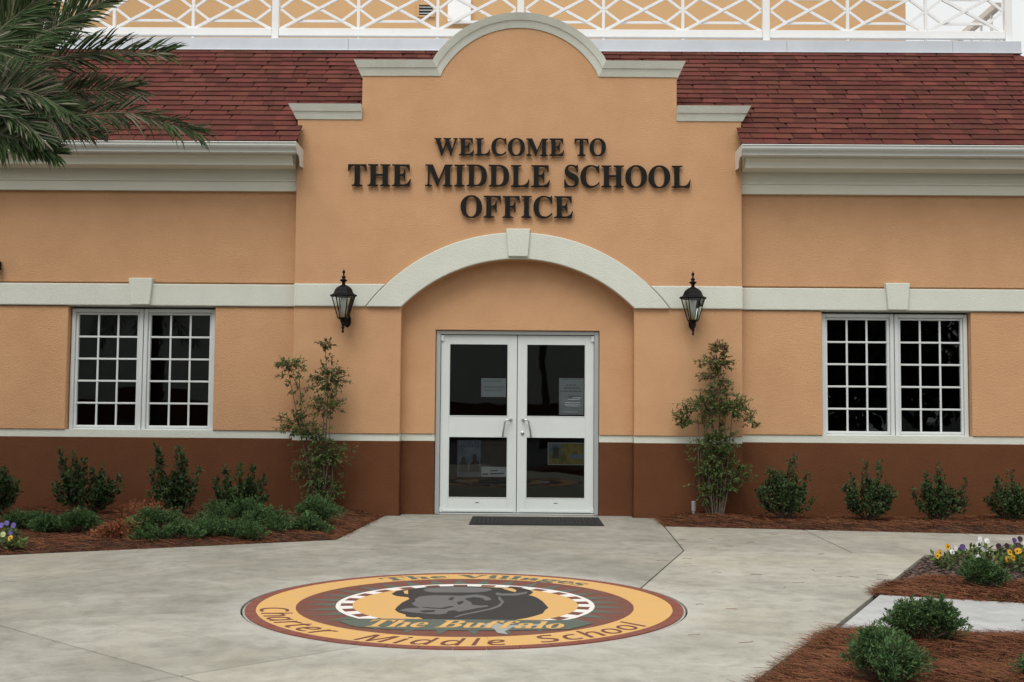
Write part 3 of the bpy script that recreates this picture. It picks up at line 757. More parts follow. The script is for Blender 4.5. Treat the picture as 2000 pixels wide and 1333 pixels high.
# metal edge of the flat deck above the shingles, in lapped lengths
fx = [-6.68,-5.2,-2.30,.75,3.55,5.75,6.66]
for i in range(len(fx)-1):
    a, b = fx[i], fx[i+1]
    MB().prism([(1.735,5.995),(1.735,6.006),(1.765,6.012),(1.765,6.168),(1.95,6.175),(1.95,5.99)], a+.0015, b-.0015, 'x').build('roof_edge_flashing', M['flash'], B, bevel=.002)
MB().box(-6.6, 6.6, 1.95, 8, 6.05, 6.15).build('flat_roof', M['flash'], B)
GLYPHS = {
 'B': {
  'W': '171,-11 32,393 28,404 24,413 20,421 15,427 10,432 3,435 -5,438 -15,439 -15,455 181,455 181,439 171,438 162,437 155,435 150,432 146,428 143,423 141,417 140,410 141,403 142,394 145,384 148,373 223,153 301,353 286,399 282,410 278,418 273,425 267,429 261,433 252,435 241,437 229,439 229,455 439,455 439,439 419,437 404,432 396,423 393,412 393,407 394,401 396,394 399,386 474,166 541,369 544,381 547,391 548,399 549,406 548,414 546,421 543,426 538,430 532,434 524,436 514,438 503,439 503,455 624,455 624,439 615,436 607,433 600,427 594,421 589,413 584,404 580,392 575,379 446,-11 428,-11 316,309 190,-11',
  'E': '14,0 14,17 30,18 44,20 55,24 62,30 68,37 72,48 74,62 75,78 75,369 74,389 72,405 68,417 62,425 54,431 44,435 31,438 16,439 16,455 399,455 399,320 383,320 378,349 369,373 356,392 340,406 320,417 295,424 266,429 232,430 222,430 213,430 206,429 200,428 195,427 191,424 188,421 186,417 185,412 184,405 183,397 183,388 183,246 193,246 214,247 232,252 247,259 259,269 269,282 277,300 283,321 288,345 304,345 304,118 287,118 285,137 282,154 278,169 273,181 267,192 259,201 251,208 241,213 229,217 216,220 202,222 185,222 183,222 183,67 183,56 185,47 188,40 192,35 198,32 206,29 217,28 230,28 254,28 276,30 295,34 313,39 330,45 345,53 358,63 371,75 382,89 393,105 402,123 411,143 430,143 402,0',
  'L': '15,0 15,17 31,19 45,22 55,26 62,32 68,39 72,50 74,64 75,81 75,379 74,394 71,407 68,417 62,425 55,430 44,434 32,437 16,439 16,455 250,455 250,439 237,438 226,437 216,436 208,434 201,431 196,427 191,422 188,416 185,409 183,401 182,390 182,379 182,83 182,72 183,62 184,54 185,47 188,41 191,37 195,34 200,31 206,30 214,28 223,28 234,28 257,28 278,31 297,34 315,40 330,47 345,56 358,67 370,80 381,95 391,112 400,132 409,154 427,154 402,0',
  'C': '257,-11 224,-9 193,-3 164,6 137,20 113,37 91,56 72,79 56,104 43,132 34,162 28,194 26,228 28,262 34,294 43,323 56,351 72,376 92,399 114,418 139,435 166,448 195,458 226,464 259,465 283,464 309,459 337,451 367,440 372,438 377,436 382,435 388,435 399,437 408,443 415,452 419,465 437,465 437,308 420,308 407,338 392,364 375,387 356,407 335,423 313,434 290,441 265,443 212,430 174,389 151,321 144,226 152,138 177,74 219,36 278,24 298,25 318,29 338,35 358,45 377,56 395,71 412,87 428,106 447,89 409,45 365,14 314,-5',
  'O': '261,-11 236,-10 213,-6 190,-1 169,7 148,17 129,29 111,43 94,58 79,75 66,93 55,113 45,134 37,156 32,179 29,203 28,228 29,252 32,276 37,299 45,321 55,342 66,362 79,380 95,397 112,413 130,426 149,438 170,448 192,456 216,462 240,465 265,466 290,465 313,462 336,456 357,448 378,439 397,427 415,414 431,399 446,382 459,364 471,344 481,323 488,301 494,277 497,253 498,228 497,203 494,179 488,156 481,134 471,113 459,93 446,75 430,58 414,43 395,29 376,17 355,7 333,-1 310,-6 286,-10|265,12 315,26 351,66 372,133 379,228 377,278 371,321 362,358 348,389 330,412 310,430 286,440 260,443 210,430 174,389 152,322 145,228 147,178 153,135 163,98 177,67 195,43 215,26 238,16',
  'M': '14,0 14,17 30,19 43,22 53,26 61,32 67,39 72,50 74,63 75,79 75,382 75,393 74,402 73,409 71,416 68,421 64,426 59,429 53,432 45,434 37,436 26,438 15,439 15,455 185,455 317,142 449,455 617,455 617,439 602,437 590,433 580,429 573,423 567,416 563,405 561,393 560,378 560,85 560,72 561,61 563,51 565,43 568,36 571,31 576,26 582,23 588,21 596,19 606,18 617,17 617,0 396,0 396,17 407,19 417,20 425,22 433,25 438,28 443,32 447,38 450,44 452,52 453,61 454,71 455,83 455,399 288,0 270,0 105,389 105,80 106,62 109,48 113,37 120,30 128,24 139,20 153,18 169,17 169,0',
  'T': '92,0 92,17 109,18 123,21 134,25 142,31 148,39 152,50 155,64 156,81 156,433 149,433 124,431 102,426 82,416 65,403 51,387 41,367 33,344 29,318 11,318 11,455 410,455 410,317 394,317 381,368 357,404 319,426 269,433 263,433 263,81 264,63 267,49 271,38 276,30 284,25 296,21 310,18 328,17 328,0',
  'H': '15,0 15,17 31,19 45,22 55,26 62,32 68,39 72,50 74,64 75,81 75,379 74,394 71,406 68,416 62,424 55,429 44,434 32,437 16,439 16,455 242,455 242,439 230,437 220,436 211,434 204,432 198,429 193,425 190,421 187,415 185,408 183,400 182,390 182,379 182,251 342,251 342,379 342,390 341,400 339,408 337,415 335,421 331,425 326,429 320,432 313,434 304,436 294,437 282,439 282,455 507,455 507,439 491,437 478,434 468,429 461,424 456,417 452,407 450,394 449,379 449,81 450,65 452,52 456,41 461,33 468,27 478,22 491,19 507,17 507,0 282,0 282,17 298,19 311,21 321,25 329,31 335,38 339,49 341,63 342,81 342,221 182,221 182,81 183,64 185,50 189,39 194,32 202,26 212,22 225,19 242,17 242,0',
  'D': '20,0 20,17 35,19 47,21 56,25 63,30 68,36 71,46 73,59 74,75 74,374 73,392 71,407 67,418 61,426 53,432 43,435 30,438 15,439 15,455 222,455 278,452 328,441 370,422 405,396 433,364 452,325 464,279 468,228 453,128 408,57 333,14 228,0|222,24 253,27 279,37 302,53 319,75 333,104 343,139 349,181 351,229 343,318 319,382 279,420 223,433 211,433 202,431 195,428 190,423 186,417 184,409 182,398 182,385 182,72 182,59 184,48 186,40 190,34 195,30 202,27 211,25',
  'I': '13,0 13,17 29,20 42,23 53,27 61,32 67,39 72,49 74,61 75,75 75,387 74,401 72,412 68,421 63,427 55,432 45,435 31,437 13,439 13,455 244,455 244,439 228,437 214,435 204,432 196,427 190,421 186,412 183,401 183,387 183,77 183,67 184,59 185,51 187,44 190,39 194,34 200,30 206,26 214,23 223,21 233,19 246,17 246,0',
  'S': '43,-11 43,158 62,158 72,124 83,94 96,70 111,50 129,34 149,24 172,17 197,15 215,16 231,20 245,27 257,36 266,47 273,60 277,74 279,89 275,110 265,129 248,146 225,160 163,191 135,205 112,221 92,236 77,253 65,270 56,289 51,309 50,332 51,352 54,370 60,387 67,403 77,417 88,429 101,440 115,449 131,457 148,462 166,465 185,466 195,466 206,465 217,463 229,461 242,459 255,456 268,452 282,448 291,446 300,445 307,446 313,450 318,457 320,466 339,466 339,319 322,319 317,337 310,354 303,370 293,385 283,398 272,410 261,420 248,429 235,436 222,441 208,444 194,445 178,443 163,440 151,434 140,426 131,417 125,406 121,394 120,380 121,368 124,356 129,346 137,336 147,328 159,319 173,311 189,303 253,273 273,263 290,253 305,243 317,233 328,222 337,211 344,200 350,188 354,176 357,162 359,148 359,133 358,112 354,93 348,75 339,58 328,43 314,29 298,18 281,8 261,0 240,-6 217,-9 192,-10 184,-10 175,-9 167,-9 158,-8 150,-6 142,-4 134,-2 126,1 118,3 110,6 104,8 98,9 85,12 80,12 75,11 72,9 69,7 67,4 65,0 63,-5 61,-11',
  'F': '15,0 15,17 31,19 45,23 55,28 62,34 68,42 72,53 74,67 75,84 75,375 74,391 71,405 67,416 61,423 54,429 43,433 30,436 14,439 14,455 394,455 394,320 377,320 374,339 369,357 362,372 355,385 347,397 336,406 324,414 310,420 294,425 275,428 254,430 230,431 221,431 212,431 206,430 200,429 195,428 191,427 188,424 186,421 184,417 183,412 182,406 182,398 182,247 190,247 211,249 229,253 244,260 256,270 266,284 274,301 280,322 284,347 302,347 302,118 285,118 280,146 274,168 266,187 257,200 244,211 229,218 210,222 189,224 182,224 182,81 182,69 183,59 185,50 188,43 191,36 196,31 202,27 210,24 219,21 229,19 242,18 257,17 257,0',
  'V': '212,-13 44,381 39,392 33,403 28,412 22,420 16,427 8,432 -2,436 -14,439 -14,455 211,455 211,439 197,438 184,437 174,435 166,432 160,428 156,423 153,417 152,410 153,404 155,397 157,388 161,378 259,143 348,377 351,386 353,394 354,402 355,409 354,417 351,423 347,428 342,432 334,435 324,437 313,438 299,439 299,455 442,455 442,439 432,438 423,436 415,432 408,427 402,421 395,411 389,398 382,383 230,-13',
  'i': '101,362 87,364 75,368 65,376 57,387 52,399 50,412 52,426 57,438 65,449 75,457 87,462 101,463 114,462 126,457 137,449 145,438 150,426 151,412 149,399 145,387 136,376 126,368 114,364|18,0 18,16 30,18 39,21 45,26 49,32 52,43 52,56 52,252 52,267 50,278 47,285 41,289 32,292 20,293 21,310 148,310 148,56 149,43 151,33 154,26 160,21 168,18 180,16 180,0',
  'l': '18,0 18,16 30,18 39,21 45,26 49,32 52,43 52,56 52,398 52,411 50,421 47,429 42,434 33,438 20,439 20,455 148,455 148,56 149,43 151,33 154,26 160,21 168,18 180,16 180,0',
  'a': '255,-10 226,-5 208,10 200,35 168,11 133,-4 95,-9 74,-6 55,0 40,11 29,26 22,43 20,63 25,91 39,115 63,136 98,155 143,173 199,190 199,241 197,258 193,272 187,282 177,290 164,294 148,296 123,293 109,286 104,274 105,270 108,264 113,257 119,248 122,239 123,231 121,220 117,210 110,202 100,196 90,192 77,191 64,192 54,196 45,203 38,212 34,223 33,236 35,252 40,266 49,278 62,290 77,300 95,308 115,314 137,317 162,318 205,315 239,307 263,292 280,271 290,244 293,210 293,62 293,52 294,45 295,40 297,37 300,35 304,34 309,35 314,38 320,42 329,28 306,7 281,-6|151,34 158,34 165,37 174,41 183,47 191,54 199,63 199,169 154,151 127,123 118,84 122,56 133,39',
  'g': '146,-140 106,-138 73,-132 48,-122 29,-108 18,-92 14,-75 20,-54 38,-38 69,-26 44,-10 29,9 24,30 26,46 32,61 42,74 57,86 77,98 102,110 58,135 31,169 22,212 24,232 30,251 40,268 53,282 69,295 88,305 109,312 132,317 157,318 183,317 208,312 233,304 317,304 317,268 268,268 281,248 289,226 291,203 290,185 285,167 276,151 264,137 250,125 234,116 215,108 194,104 172,103 157,103 142,104 131,103 121,100 112,94 106,87 102,80 101,71 105,59 119,51 141,49 175,49 208,48 236,45 259,40 277,33 292,24 303,13 310,-1 314,-18 316,-37 311,-67 296,-92 272,-113 239,-128 197,-137|157,124 172,127 183,134 190,146 195,163 198,184 199,211 198,238 195,260 190,276 183,288 172,295 157,297 143,295 132,288 124,276 118,260 115,238 114,211 115,184 118,163 124,146 132,134 143,127|161,-116 218,-111 252,-94 263,-66 262,-55 257,-47 249,-41 238,-37 223,-35 205,-34 97,-34 84,-45 76,-58 73,-73 76,-84 83,-94 95,-103 111,-111 133,-115',
  'e': '154,-10 129,-8 106,-1 85,10 66,26 50,45 37,69 27,95 21,125 19,157 21,187 28,215 38,240 51,263 68,282 87,298 109,309 132,316 157,318 193,314 224,301 249,280 268,251 279,216 283,173 283,166 117,166 127,97 154,56 199,42 225,47 248,62 270,86 285,73 248,27 205,-1|116,192 201,192 201,215 201,241 198,261 193,277 186,288 175,295 161,297 136,286 121,255 116,203',
  's': '151,-10 132,-8 110,-3 87,6 82,8 78,8 73,9 64,7 56,1 51,-9 36,-9 36,105 53,105 61,79 72,57 87,39 103,26 121,17 140,15 156,16 168,20 179,27 186,35 191,46 192,58 188,76 176,92 156,105 107,130 85,142 68,155 54,169 45,185 39,202 37,220 40,247 49,270 65,291 86,306 111,316 141,319 149,319 157,318 166,316 176,314 187,311 199,308 206,306 213,305 220,306 226,311 230,319 244,319 244,222 228,222 220,244 209,262 196,277 182,288 166,294 149,296 136,295 125,292 116,286 110,278 106,269 105,259 106,249 109,240 115,232 123,225 134,218 146,212 191,189 212,178 229,165 241,151 250,136 255,117 257,95 254,65 244,39 228,18 206,2 181,-7',
  'h': '18,0 18,16 30,17 39,21 45,26 49,33 52,43 52,56 52,399 52,412 49,422 46,429 40,435 31,438 19,440 19,455 148,455 148,267 175,295 207,313 243,318 292,306 321,271 330,212 330,56 331,43 333,33 337,26 343,21 352,17 363,16 363,0 202,0 202,16 207,16 223,21 232,34 235,56 235,217 234,234 232,247 229,258 223,265 215,270 203,271 183,267 164,255 148,235 148,56 148,43 151,33 154,26 160,21 168,17 180,16 180,0',
  'B': '16,0 16,17 32,19 45,22 55,26 62,32 68,40 72,51 74,65 75,82 75,369 74,382 73,394 72,404 69,412 66,419 62,425 57,429 51,433 44,435 36,437 26,438 15,439 15,455 220,455 297,449 352,429 385,396 396,351 389,313 369,283 335,261 287,247 344,231 385,206 410,173 418,132 415,102 407,76 392,54 371,35 345,19 314,9 278,2 238,0|182,252 188,252 213,253 234,257 251,263 263,272 273,285 279,301 283,321 285,345 284,367 281,385 276,400 269,412 260,422 248,428 234,433 216,434 206,433 198,432 192,429 188,425 185,419 183,412 182,402 182,391|222,24 242,26 259,30 273,38 283,49 291,63 296,81 300,103 301,128 299,154 295,176 287,194 277,208 263,218 245,225 223,230 197,231 182,231 182,65 183,55 184,46 187,39 190,33 195,29 202,26 211,25',
  'u': '131,-10 103,-7 81,2 65,17 54,38 48,65 46,97 46,248 45,262 43,274 39,282 33,289 24,293 11,294 11,310 142,310 142,74 143,63 146,54 151,46 158,40 166,37 177,36 196,39 213,49 228,66 228,248 228,263 225,275 221,283 214,289 204,293 189,294 189,310 324,310 324,70 325,56 327,46 331,39 338,34 347,31 360,30 360,13 321,10 277,3 228,-10 228,40 216,26 202,13 186,3 169,-4 150,-9',
  'o': '169,-10 140,-8 114,-1 90,11 69,27 52,47 38,70 27,96 21,124 19,154 21,184 27,213 38,239 52,262 69,281 90,297 114,309 140,316 168,318 196,316 222,309 245,298 266,282 283,263 298,240 308,214 315,185 317,154 315,123 308,94 298,69 284,46 266,26 245,11 222,-1 197,-8|169,11 186,14 199,24 209,39 212,50 215,64 217,81 219,102 219,126 220,154 218,206 214,245 208,271 198,286 185,296 169,299 151,296 138,286 128,271 122,245 118,206 117,154 117,127 118,103 120,82 122,64 125,50 128,39 138,24 152,14',
  'f': '15,0 15,16 25,17 34,19 40,22 44,25 47,30 50,35 51,42 52,55 52,73 52,277 16,277 16,310 52,310 52,353 56,386 67,413 85,436 109,452 139,461 174,465 200,463 222,456 240,446 253,432 261,417 263,400 262,386 258,375 252,367 244,360 235,357 224,355 213,356 203,360 195,365 189,372 186,381 185,391 186,400 188,410 193,420 196,426 197,433 196,438 190,442 180,443 168,442 159,437 153,430 150,419 148,406 148,390 148,310 203,310 203,277 148,277 148,65 149,47 152,34 158,26 167,20 181,17 199,16 199,0',
 },
 'I': {
  'T': '44,0 44,17 61,19 75,22 86,27 95,35 101,46 107,60 205,427 194,427 168,424 144,416 120,402 98,383 79,359 64,330 47,330 72,451 437,451 418,322 399,322 386,380 357,415 311,426 306,426 208,63 206,57 205,51 205,46 206,36 210,29 216,25 225,21 237,19 253,17 253,0',
  'h': '210,-9 185,-4 170,13 165,41 166,52 169,67 173,84 179,104 186,127 194,153 217,222 220,232 222,240 223,246 222,254 217,259 210,261 185,252 159,227 131,185 104,130 81,68 63,0 -19,0 82,374 85,384 87,392 88,399 90,411 89,419 87,424 83,428 77,431 69,432 58,433 48,433 48,451 67,452 88,454 110,457 134,461 160,465 187,470 115,197 139,232 162,260 184,282 206,297 229,307 253,310 281,304 297,287 303,259 301,237 294,207 282,170 250,75 247,65 246,57 247,49 251,45 257,43 269,49 285,67 306,98 320,89 284,34 247,2',
  'e': '87,-9 60,-6 36,3 16,19 1,40 -8,67 -11,98 -9,122 -3,147 6,172 18,196 32,219 49,240 68,260 88,276 109,290 131,301 154,307 176,310 197,308 215,302 230,293 241,280 247,265 249,248 244,222 230,197 207,174 173,153 131,136 79,124 76,112 75,100 75,88 76,73 80,60 87,50 96,42 108,37 122,36 147,42 171,62 195,95 214,83 179,32 136,1|84,146 104,152 123,161 140,171 156,184 169,197 179,212 187,228 192,244 193,260 193,268 191,275 187,280 182,284 177,287 171,287 156,283 141,272 126,252 110,224 96,189',
  'B': '-34,0 -34,15 -21,16 -9,18 0,20 9,25 16,32 22,41 28,52 34,67 39,85 115,369 119,387 120,404 119,413 115,421 109,426 100,430 88,433 73,435 73,451 222,451 284,448 334,440 370,427 394,408 409,384 414,353 400,302 358,265 289,240 338,216 368,183 378,140 376,116 370,93 359,72 343,52 322,34 295,20 261,9 220,2 171,0|201,248 235,252 264,262 286,280 302,303 312,331 315,364 308,400 287,421 253,428 238,426 228,418 222,406 181,249 192,248|166,22 197,26 223,38 246,57 263,83 273,113 276,149 266,192 237,218 187,227 176,227 134,75 131,63 130,53 129,44 133,32 145,25',
  'u': '46,-9 18,-4 1,13 -5,41 -4,50 -2,61 0,75 4,91 9,110 15,130 38,211 42,229 45,244 46,254 43,264 34,271 19,273 13,273 12,289 31,292 51,295 73,298 96,301 120,305 146,310 81,79 78,69 76,61 76,53 77,46 82,41 89,40 113,48 138,72 167,113 194,167 217,230 236,301 316,301 279,168 258,87 251,57 254,48 256,46 258,44 261,44 267,45 273,49 280,56 292,70 306,91 321,81 302,53 284,31 268,13 251,1 233,-7 215,-9 202,-8 191,-4 182,4 175,14 171,26 169,40 171,51 175,71 181,103 158,68 136,40 114,18 92,3 70,-6',
  'f': '-66,-139 -82,-137 -96,-132 -108,-124 -118,-112 -123,-99 -125,-85 -124,-75 -121,-66 -116,-58 -109,-52 -100,-49 -91,-48 -82,-49 -75,-51 -69,-56 -64,-62 -61,-70 -60,-79 -60,-86 -62,-92 -65,-97 -71,-107 -69,-112 -65,-116 -59,-117 -50,-115 -42,-110 -34,-102 -27,-92 -21,-79 -15,-65 -8,-46 -2,-24 4,3 11,33 18,67 26,104 60,275 13,275 19,303 66,303 82,354 102,396 126,428 152,452 181,465 212,470 232,469 250,464 264,456 274,445 280,432 282,418 278,398 267,385 247,381 239,383 231,386 224,391 219,398 215,405 214,413 215,419 217,425 220,430 223,434 224,438 225,442 224,446 220,448 214,449 201,445 189,434 178,415 167,387 156,349 144,303 201,303 197,275 140,275 105,113 93,59 79,12 65,-29 49,-63 31,-90 11,-112 -11,-127 -37,-136',
  'a': '53,-9 33,-6 16,1 1,14 -10,30 -17,50 -19,73 -17,97 -13,122 -5,147 5,172 17,196 32,220 48,241 65,260 84,276 112,295 139,306 165,310 189,305 205,290 214,265 225,303 297,303 241,108 232,74 230,66 229,60 228,56 229,47 233,42 238,40 251,46 267,61 285,87 300,78 265,30 231,1 197,-9 174,-4 160,10 155,34 157,52 162,75 145,49 128,28 111,12 93,1 74,-6|93,41 103,43 113,48 124,56 134,67 143,80 152,95 161,111 169,129 176,147 183,166 188,184 192,202 196,219 197,234 198,248 195,266 186,277 172,281 162,279 151,273 141,264 130,251 119,236 109,219 99,200 91,180 83,159 77,143 73,129 70,115 67,103 66,91 65,81 68,59 77,45',
  'l': '40,-9 25,-8 13,-4 3,3 -4,13 -9,25 -10,40 -10,47 -9,54 -8,61 -2,85 77,371 82,391 86,406 87,414 84,425 74,431 58,433 52,433 52,450 99,456 143,463 183,470 79,86 75,69 73,54 74,47 77,42 83,41 96,46 112,62 131,89 144,79 126,51 109,29 93,12 76,0 59,-7',
  'o': '96,-9 67,-6 42,4 20,20 3,41 -7,68 -10,98 -8,123 -3,147 6,172 17,196 32,219 48,241 66,260 86,277 107,291 130,301 152,308 175,310 207,306 234,297 256,281 272,260 282,234 285,203 283,179 278,155 270,130 258,106 245,83 228,61 210,41 190,24 168,10 145,-1 121,-7|103,13 114,15 124,21 134,30 143,43 153,57 162,74 170,92 177,111 184,132 190,152 196,172 200,191 203,210 205,226 206,240 202,267 191,283 172,288 162,286 151,281 141,272 132,260 122,246 113,229 105,211 97,192 90,172 84,151 79,131 75,111 72,92 70,74 69,58 73,33 84,18',
 },
 'S': {
  'C': '219,-7 170,-1 128,15 94,42 69,79 53,124 48,177 49,205 53,235 58,264 66,293 76,321 89,348 104,373 121,397 141,419 163,438 187,455 214,468 243,478 274,484 308,486 350,483 389,474 424,459 400,410 388,416 374,421 360,426 344,430 327,432 308,433 276,431 247,423 221,411 198,394 177,374 160,351 145,325 133,298 124,269 117,239 113,208 112,178 116,140 126,108 143,82 167,62 196,50 230,46 248,47 266,49 284,52 301,56 319,60 336,66 336,13 318,8 301,3 283,-1 264,-4 243,-6',
  'h': '19,0 127,510 186,510 157,378 147,336 143,322 140,307 136,293 139,293 148,304 158,315 169,326 181,337 195,346 209,355 225,361 242,365 261,366 286,363 308,356 327,343 340,325 349,302 351,274 351,265 350,257 349,248 344,219 297,0 238,0 285,226 289,244 291,259 291,270 290,284 287,295 280,305 271,311 259,316 244,317 229,315 212,310 195,301 178,288 162,271 146,250 132,223 120,192 111,155 78,0',
  'a': '130,-7 103,-3 79,7 59,25 44,49 35,79 32,116 34,149 38,181 45,212 55,241 67,268 82,292 99,313 117,332 138,347 160,358 184,364 209,367 231,365 250,358 267,348 280,335 291,320 300,304 303,304 324,360 369,360 293,0 246,0 255,66 252,66 236,48 218,31 198,15 177,3 154,-4|149,42 166,44 182,50 198,60 213,74 227,90 241,109 253,131 263,154 271,179 274,191 276,203 278,215 279,225 279,235 279,245 277,265 272,282 262,297 249,308 233,315 215,317 198,315 182,310 167,301 152,288 139,273 128,256 117,236 109,214 102,191 97,166 94,141 93,115 94,93 99,75 107,60 119,50 133,44',
  'r': '19,0 95,360 144,360 136,293 140,293 149,306 159,318 169,329 180,339 192,348 204,356 218,362 233,365 249,367 269,366 276,365 282,364 288,362 275,309 263,311 252,313 241,313 220,310 200,303 181,291 165,275 150,256 138,234 127,211 119,188 113,165 78,0',
  't': '124,-7 101,-5 81,1 63,11 49,25 41,46 38,72 38,79 39,86 40,94 44,120 85,315 30,315 35,342 95,367 137,442 172,442 154,360 244,360 235,315 145,315 103,119 99,99 98,92 98,85 97,79 98,69 101,60 106,52 113,46 122,43 133,42 141,42 149,43 156,44 164,46 172,48 181,50 181,5 174,3 166,0 156,-3 145,-5 134,-6',
  'e': '163,-7 124,-3 92,10 66,30 47,57 36,90 32,129 34,157 38,186 45,214 54,241 66,267 81,290 97,312 116,330 137,346 160,357 185,364 212,367 243,364 269,357 289,345 303,328 312,307 315,283 313,260 305,239 293,219 276,201 253,186 225,173 191,163 151,158 105,156 93,156 92,143 92,131 94,106 101,84 112,66 128,53 148,45 173,42 190,43 206,46 222,50 237,55 254,62 271,70 271,19 254,12 238,6 221,1 204,-3 184,-6|102,203 107,203 133,204 158,207 181,211 203,216 221,224 236,234 248,246 255,261 257,278 256,289 252,298 245,307 236,313 224,316 209,318 188,314 167,304 147,288 128,265 114,237',
  'M': '27,0 128,480 213,480 259,88 262,88 475,480 567,480 467,0 407,0 467,285 474,313 480,339 485,364 491,386 495,405 500,421 498,421 267,0 220,0 169,420 166,420 162,384 159,369 157,353 154,337 151,320 148,304 144,288 83,0',
  'i': '143,420 134,421 126,423 120,428 115,434 112,442 111,451 112,462 115,473 121,482 129,489 139,493 150,494 168,491 178,481 181,464 180,451 176,440 169,431 161,425 152,421|19,0 95,360 154,360 78,0',
  'd': '130,-7 103,-3 79,7 59,24 44,48 35,79 32,116 34,149 38,180 44,211 54,239 65,266 80,290 96,312 115,331 135,346 158,357 182,364 209,366 231,364 251,358 267,348 280,335 291,320 300,304 303,304 310,348 312,362 315,377 318,393 343,510 401,510 293,0 244,0 252,66 249,66 233,47 215,30 196,15 176,3 154,-4|150,42 165,44 180,50 195,59 210,71 224,86 237,103 249,123 260,145 268,168 275,193 279,218 280,244 278,265 273,282 264,297 252,308 234,315 213,317 196,315 179,309 164,300 150,287 138,272 126,254 116,234 108,212 101,189 97,164 94,140 93,115 99,75 118,50',
  'l': '18,0 127,510 186,510 77,0',
  'S': '124,-7 102,-6 81,-4 63,-1 45,3 29,8 13,15 13,74 27,67 43,60 61,54 80,50 102,47 125,46 145,47 163,50 181,55 197,62 210,72 222,84 230,98 235,115 237,134 235,151 229,167 219,180 204,193 184,208 158,224 141,235 126,245 112,256 100,268 90,281 82,294 75,310 72,328 71,347 73,375 80,400 92,423 108,442 127,458 149,470 174,479 200,484 228,486 252,485 274,483 294,479 313,473 331,466 349,458 326,407 313,413 299,419 282,425 264,429 247,432 228,433 203,431 180,424 161,412 146,395 137,375 134,351 135,339 138,327 142,317 148,308 155,300 165,292 176,285 188,276 203,267 221,256 238,245 254,233 267,221 278,208 288,194 295,178 299,160 300,139 295,95 279,59 252,30 217,10 174,-3',
  'c': '166,-7 129,-3 96,8 69,27 49,53 36,87 32,128 34,159 38,190 45,219 55,247 68,272 83,296 100,316 120,333 142,348 167,358 193,365 220,367 236,366 252,365 267,362 282,358 297,354 310,349 293,300 283,304 273,308 261,312 248,315 235,316 221,317 196,314 174,305 154,291 136,272 121,249 109,222 100,193 94,161 93,128 95,103 102,82 114,65 130,52 149,45 172,42 187,43 202,45 217,49 231,54 245,59 259,64 259,15 246,9 232,4 217,-1 201,-4 184,-6',
  'o': '167,-5 128,-1 95,11 68,32 48,60 36,93 32,133 34,161 37,188 44,216 52,242 64,267 78,290 94,311 113,329 134,344 158,356 184,362 212,365 251,361 284,348 311,327 331,300 343,266 347,226 345,198 341,171 335,144 326,117 315,92 301,69 285,48 266,30 245,15 221,4 195,-3|170,44 191,46 210,54 228,66 245,83 259,105 270,131 279,161 284,195 286,232 285,246 283,259 279,272 273,284 266,294 256,303 244,310 230,314 213,316 189,313 168,304 149,290 132,272 118,249 107,223 99,194 94,164 92,131 94,105 101,84 112,66 128,54 147,46',
  'R': '28,0 129,480 234,480 316,466 366,425 382,358 379,325 370,295 355,268 333,245 302,226 263,212 342,0 276,0 208,198 129,198 87,0|140,249 192,249 233,252 265,262 290,278 307,300 317,325 320,354 318,378 310,398 298,411 280,420 257,425 229,427 178,427',
  'E': '28,0 129,480 372,480 361,426 177,426 146,277 317,277 307,224 135,224 98,53 282,53 271,0',
  'A': '-38,0 222,480 285,480 345,0 285,0 267,149 105,149 28,0|134,203 261,203 251,304 249,321 247,340 245,360 244,380 243,398 242,414 240,414 233,397 225,379 216,360 206,340 196,321 186,301',
  'D': '28,0 129,480 242,480 296,474 341,459 378,433 405,396 422,347 427,288 424,235 413,185 395,140 369,99 338,65 299,37 254,17 203,4 146,0|98,52 149,52 193,55 232,66 267,83 296,107 320,135 339,169 353,206 361,246 364,289 360,333 348,369 329,395 303,413 271,424 235,428 178,428',
 },
}
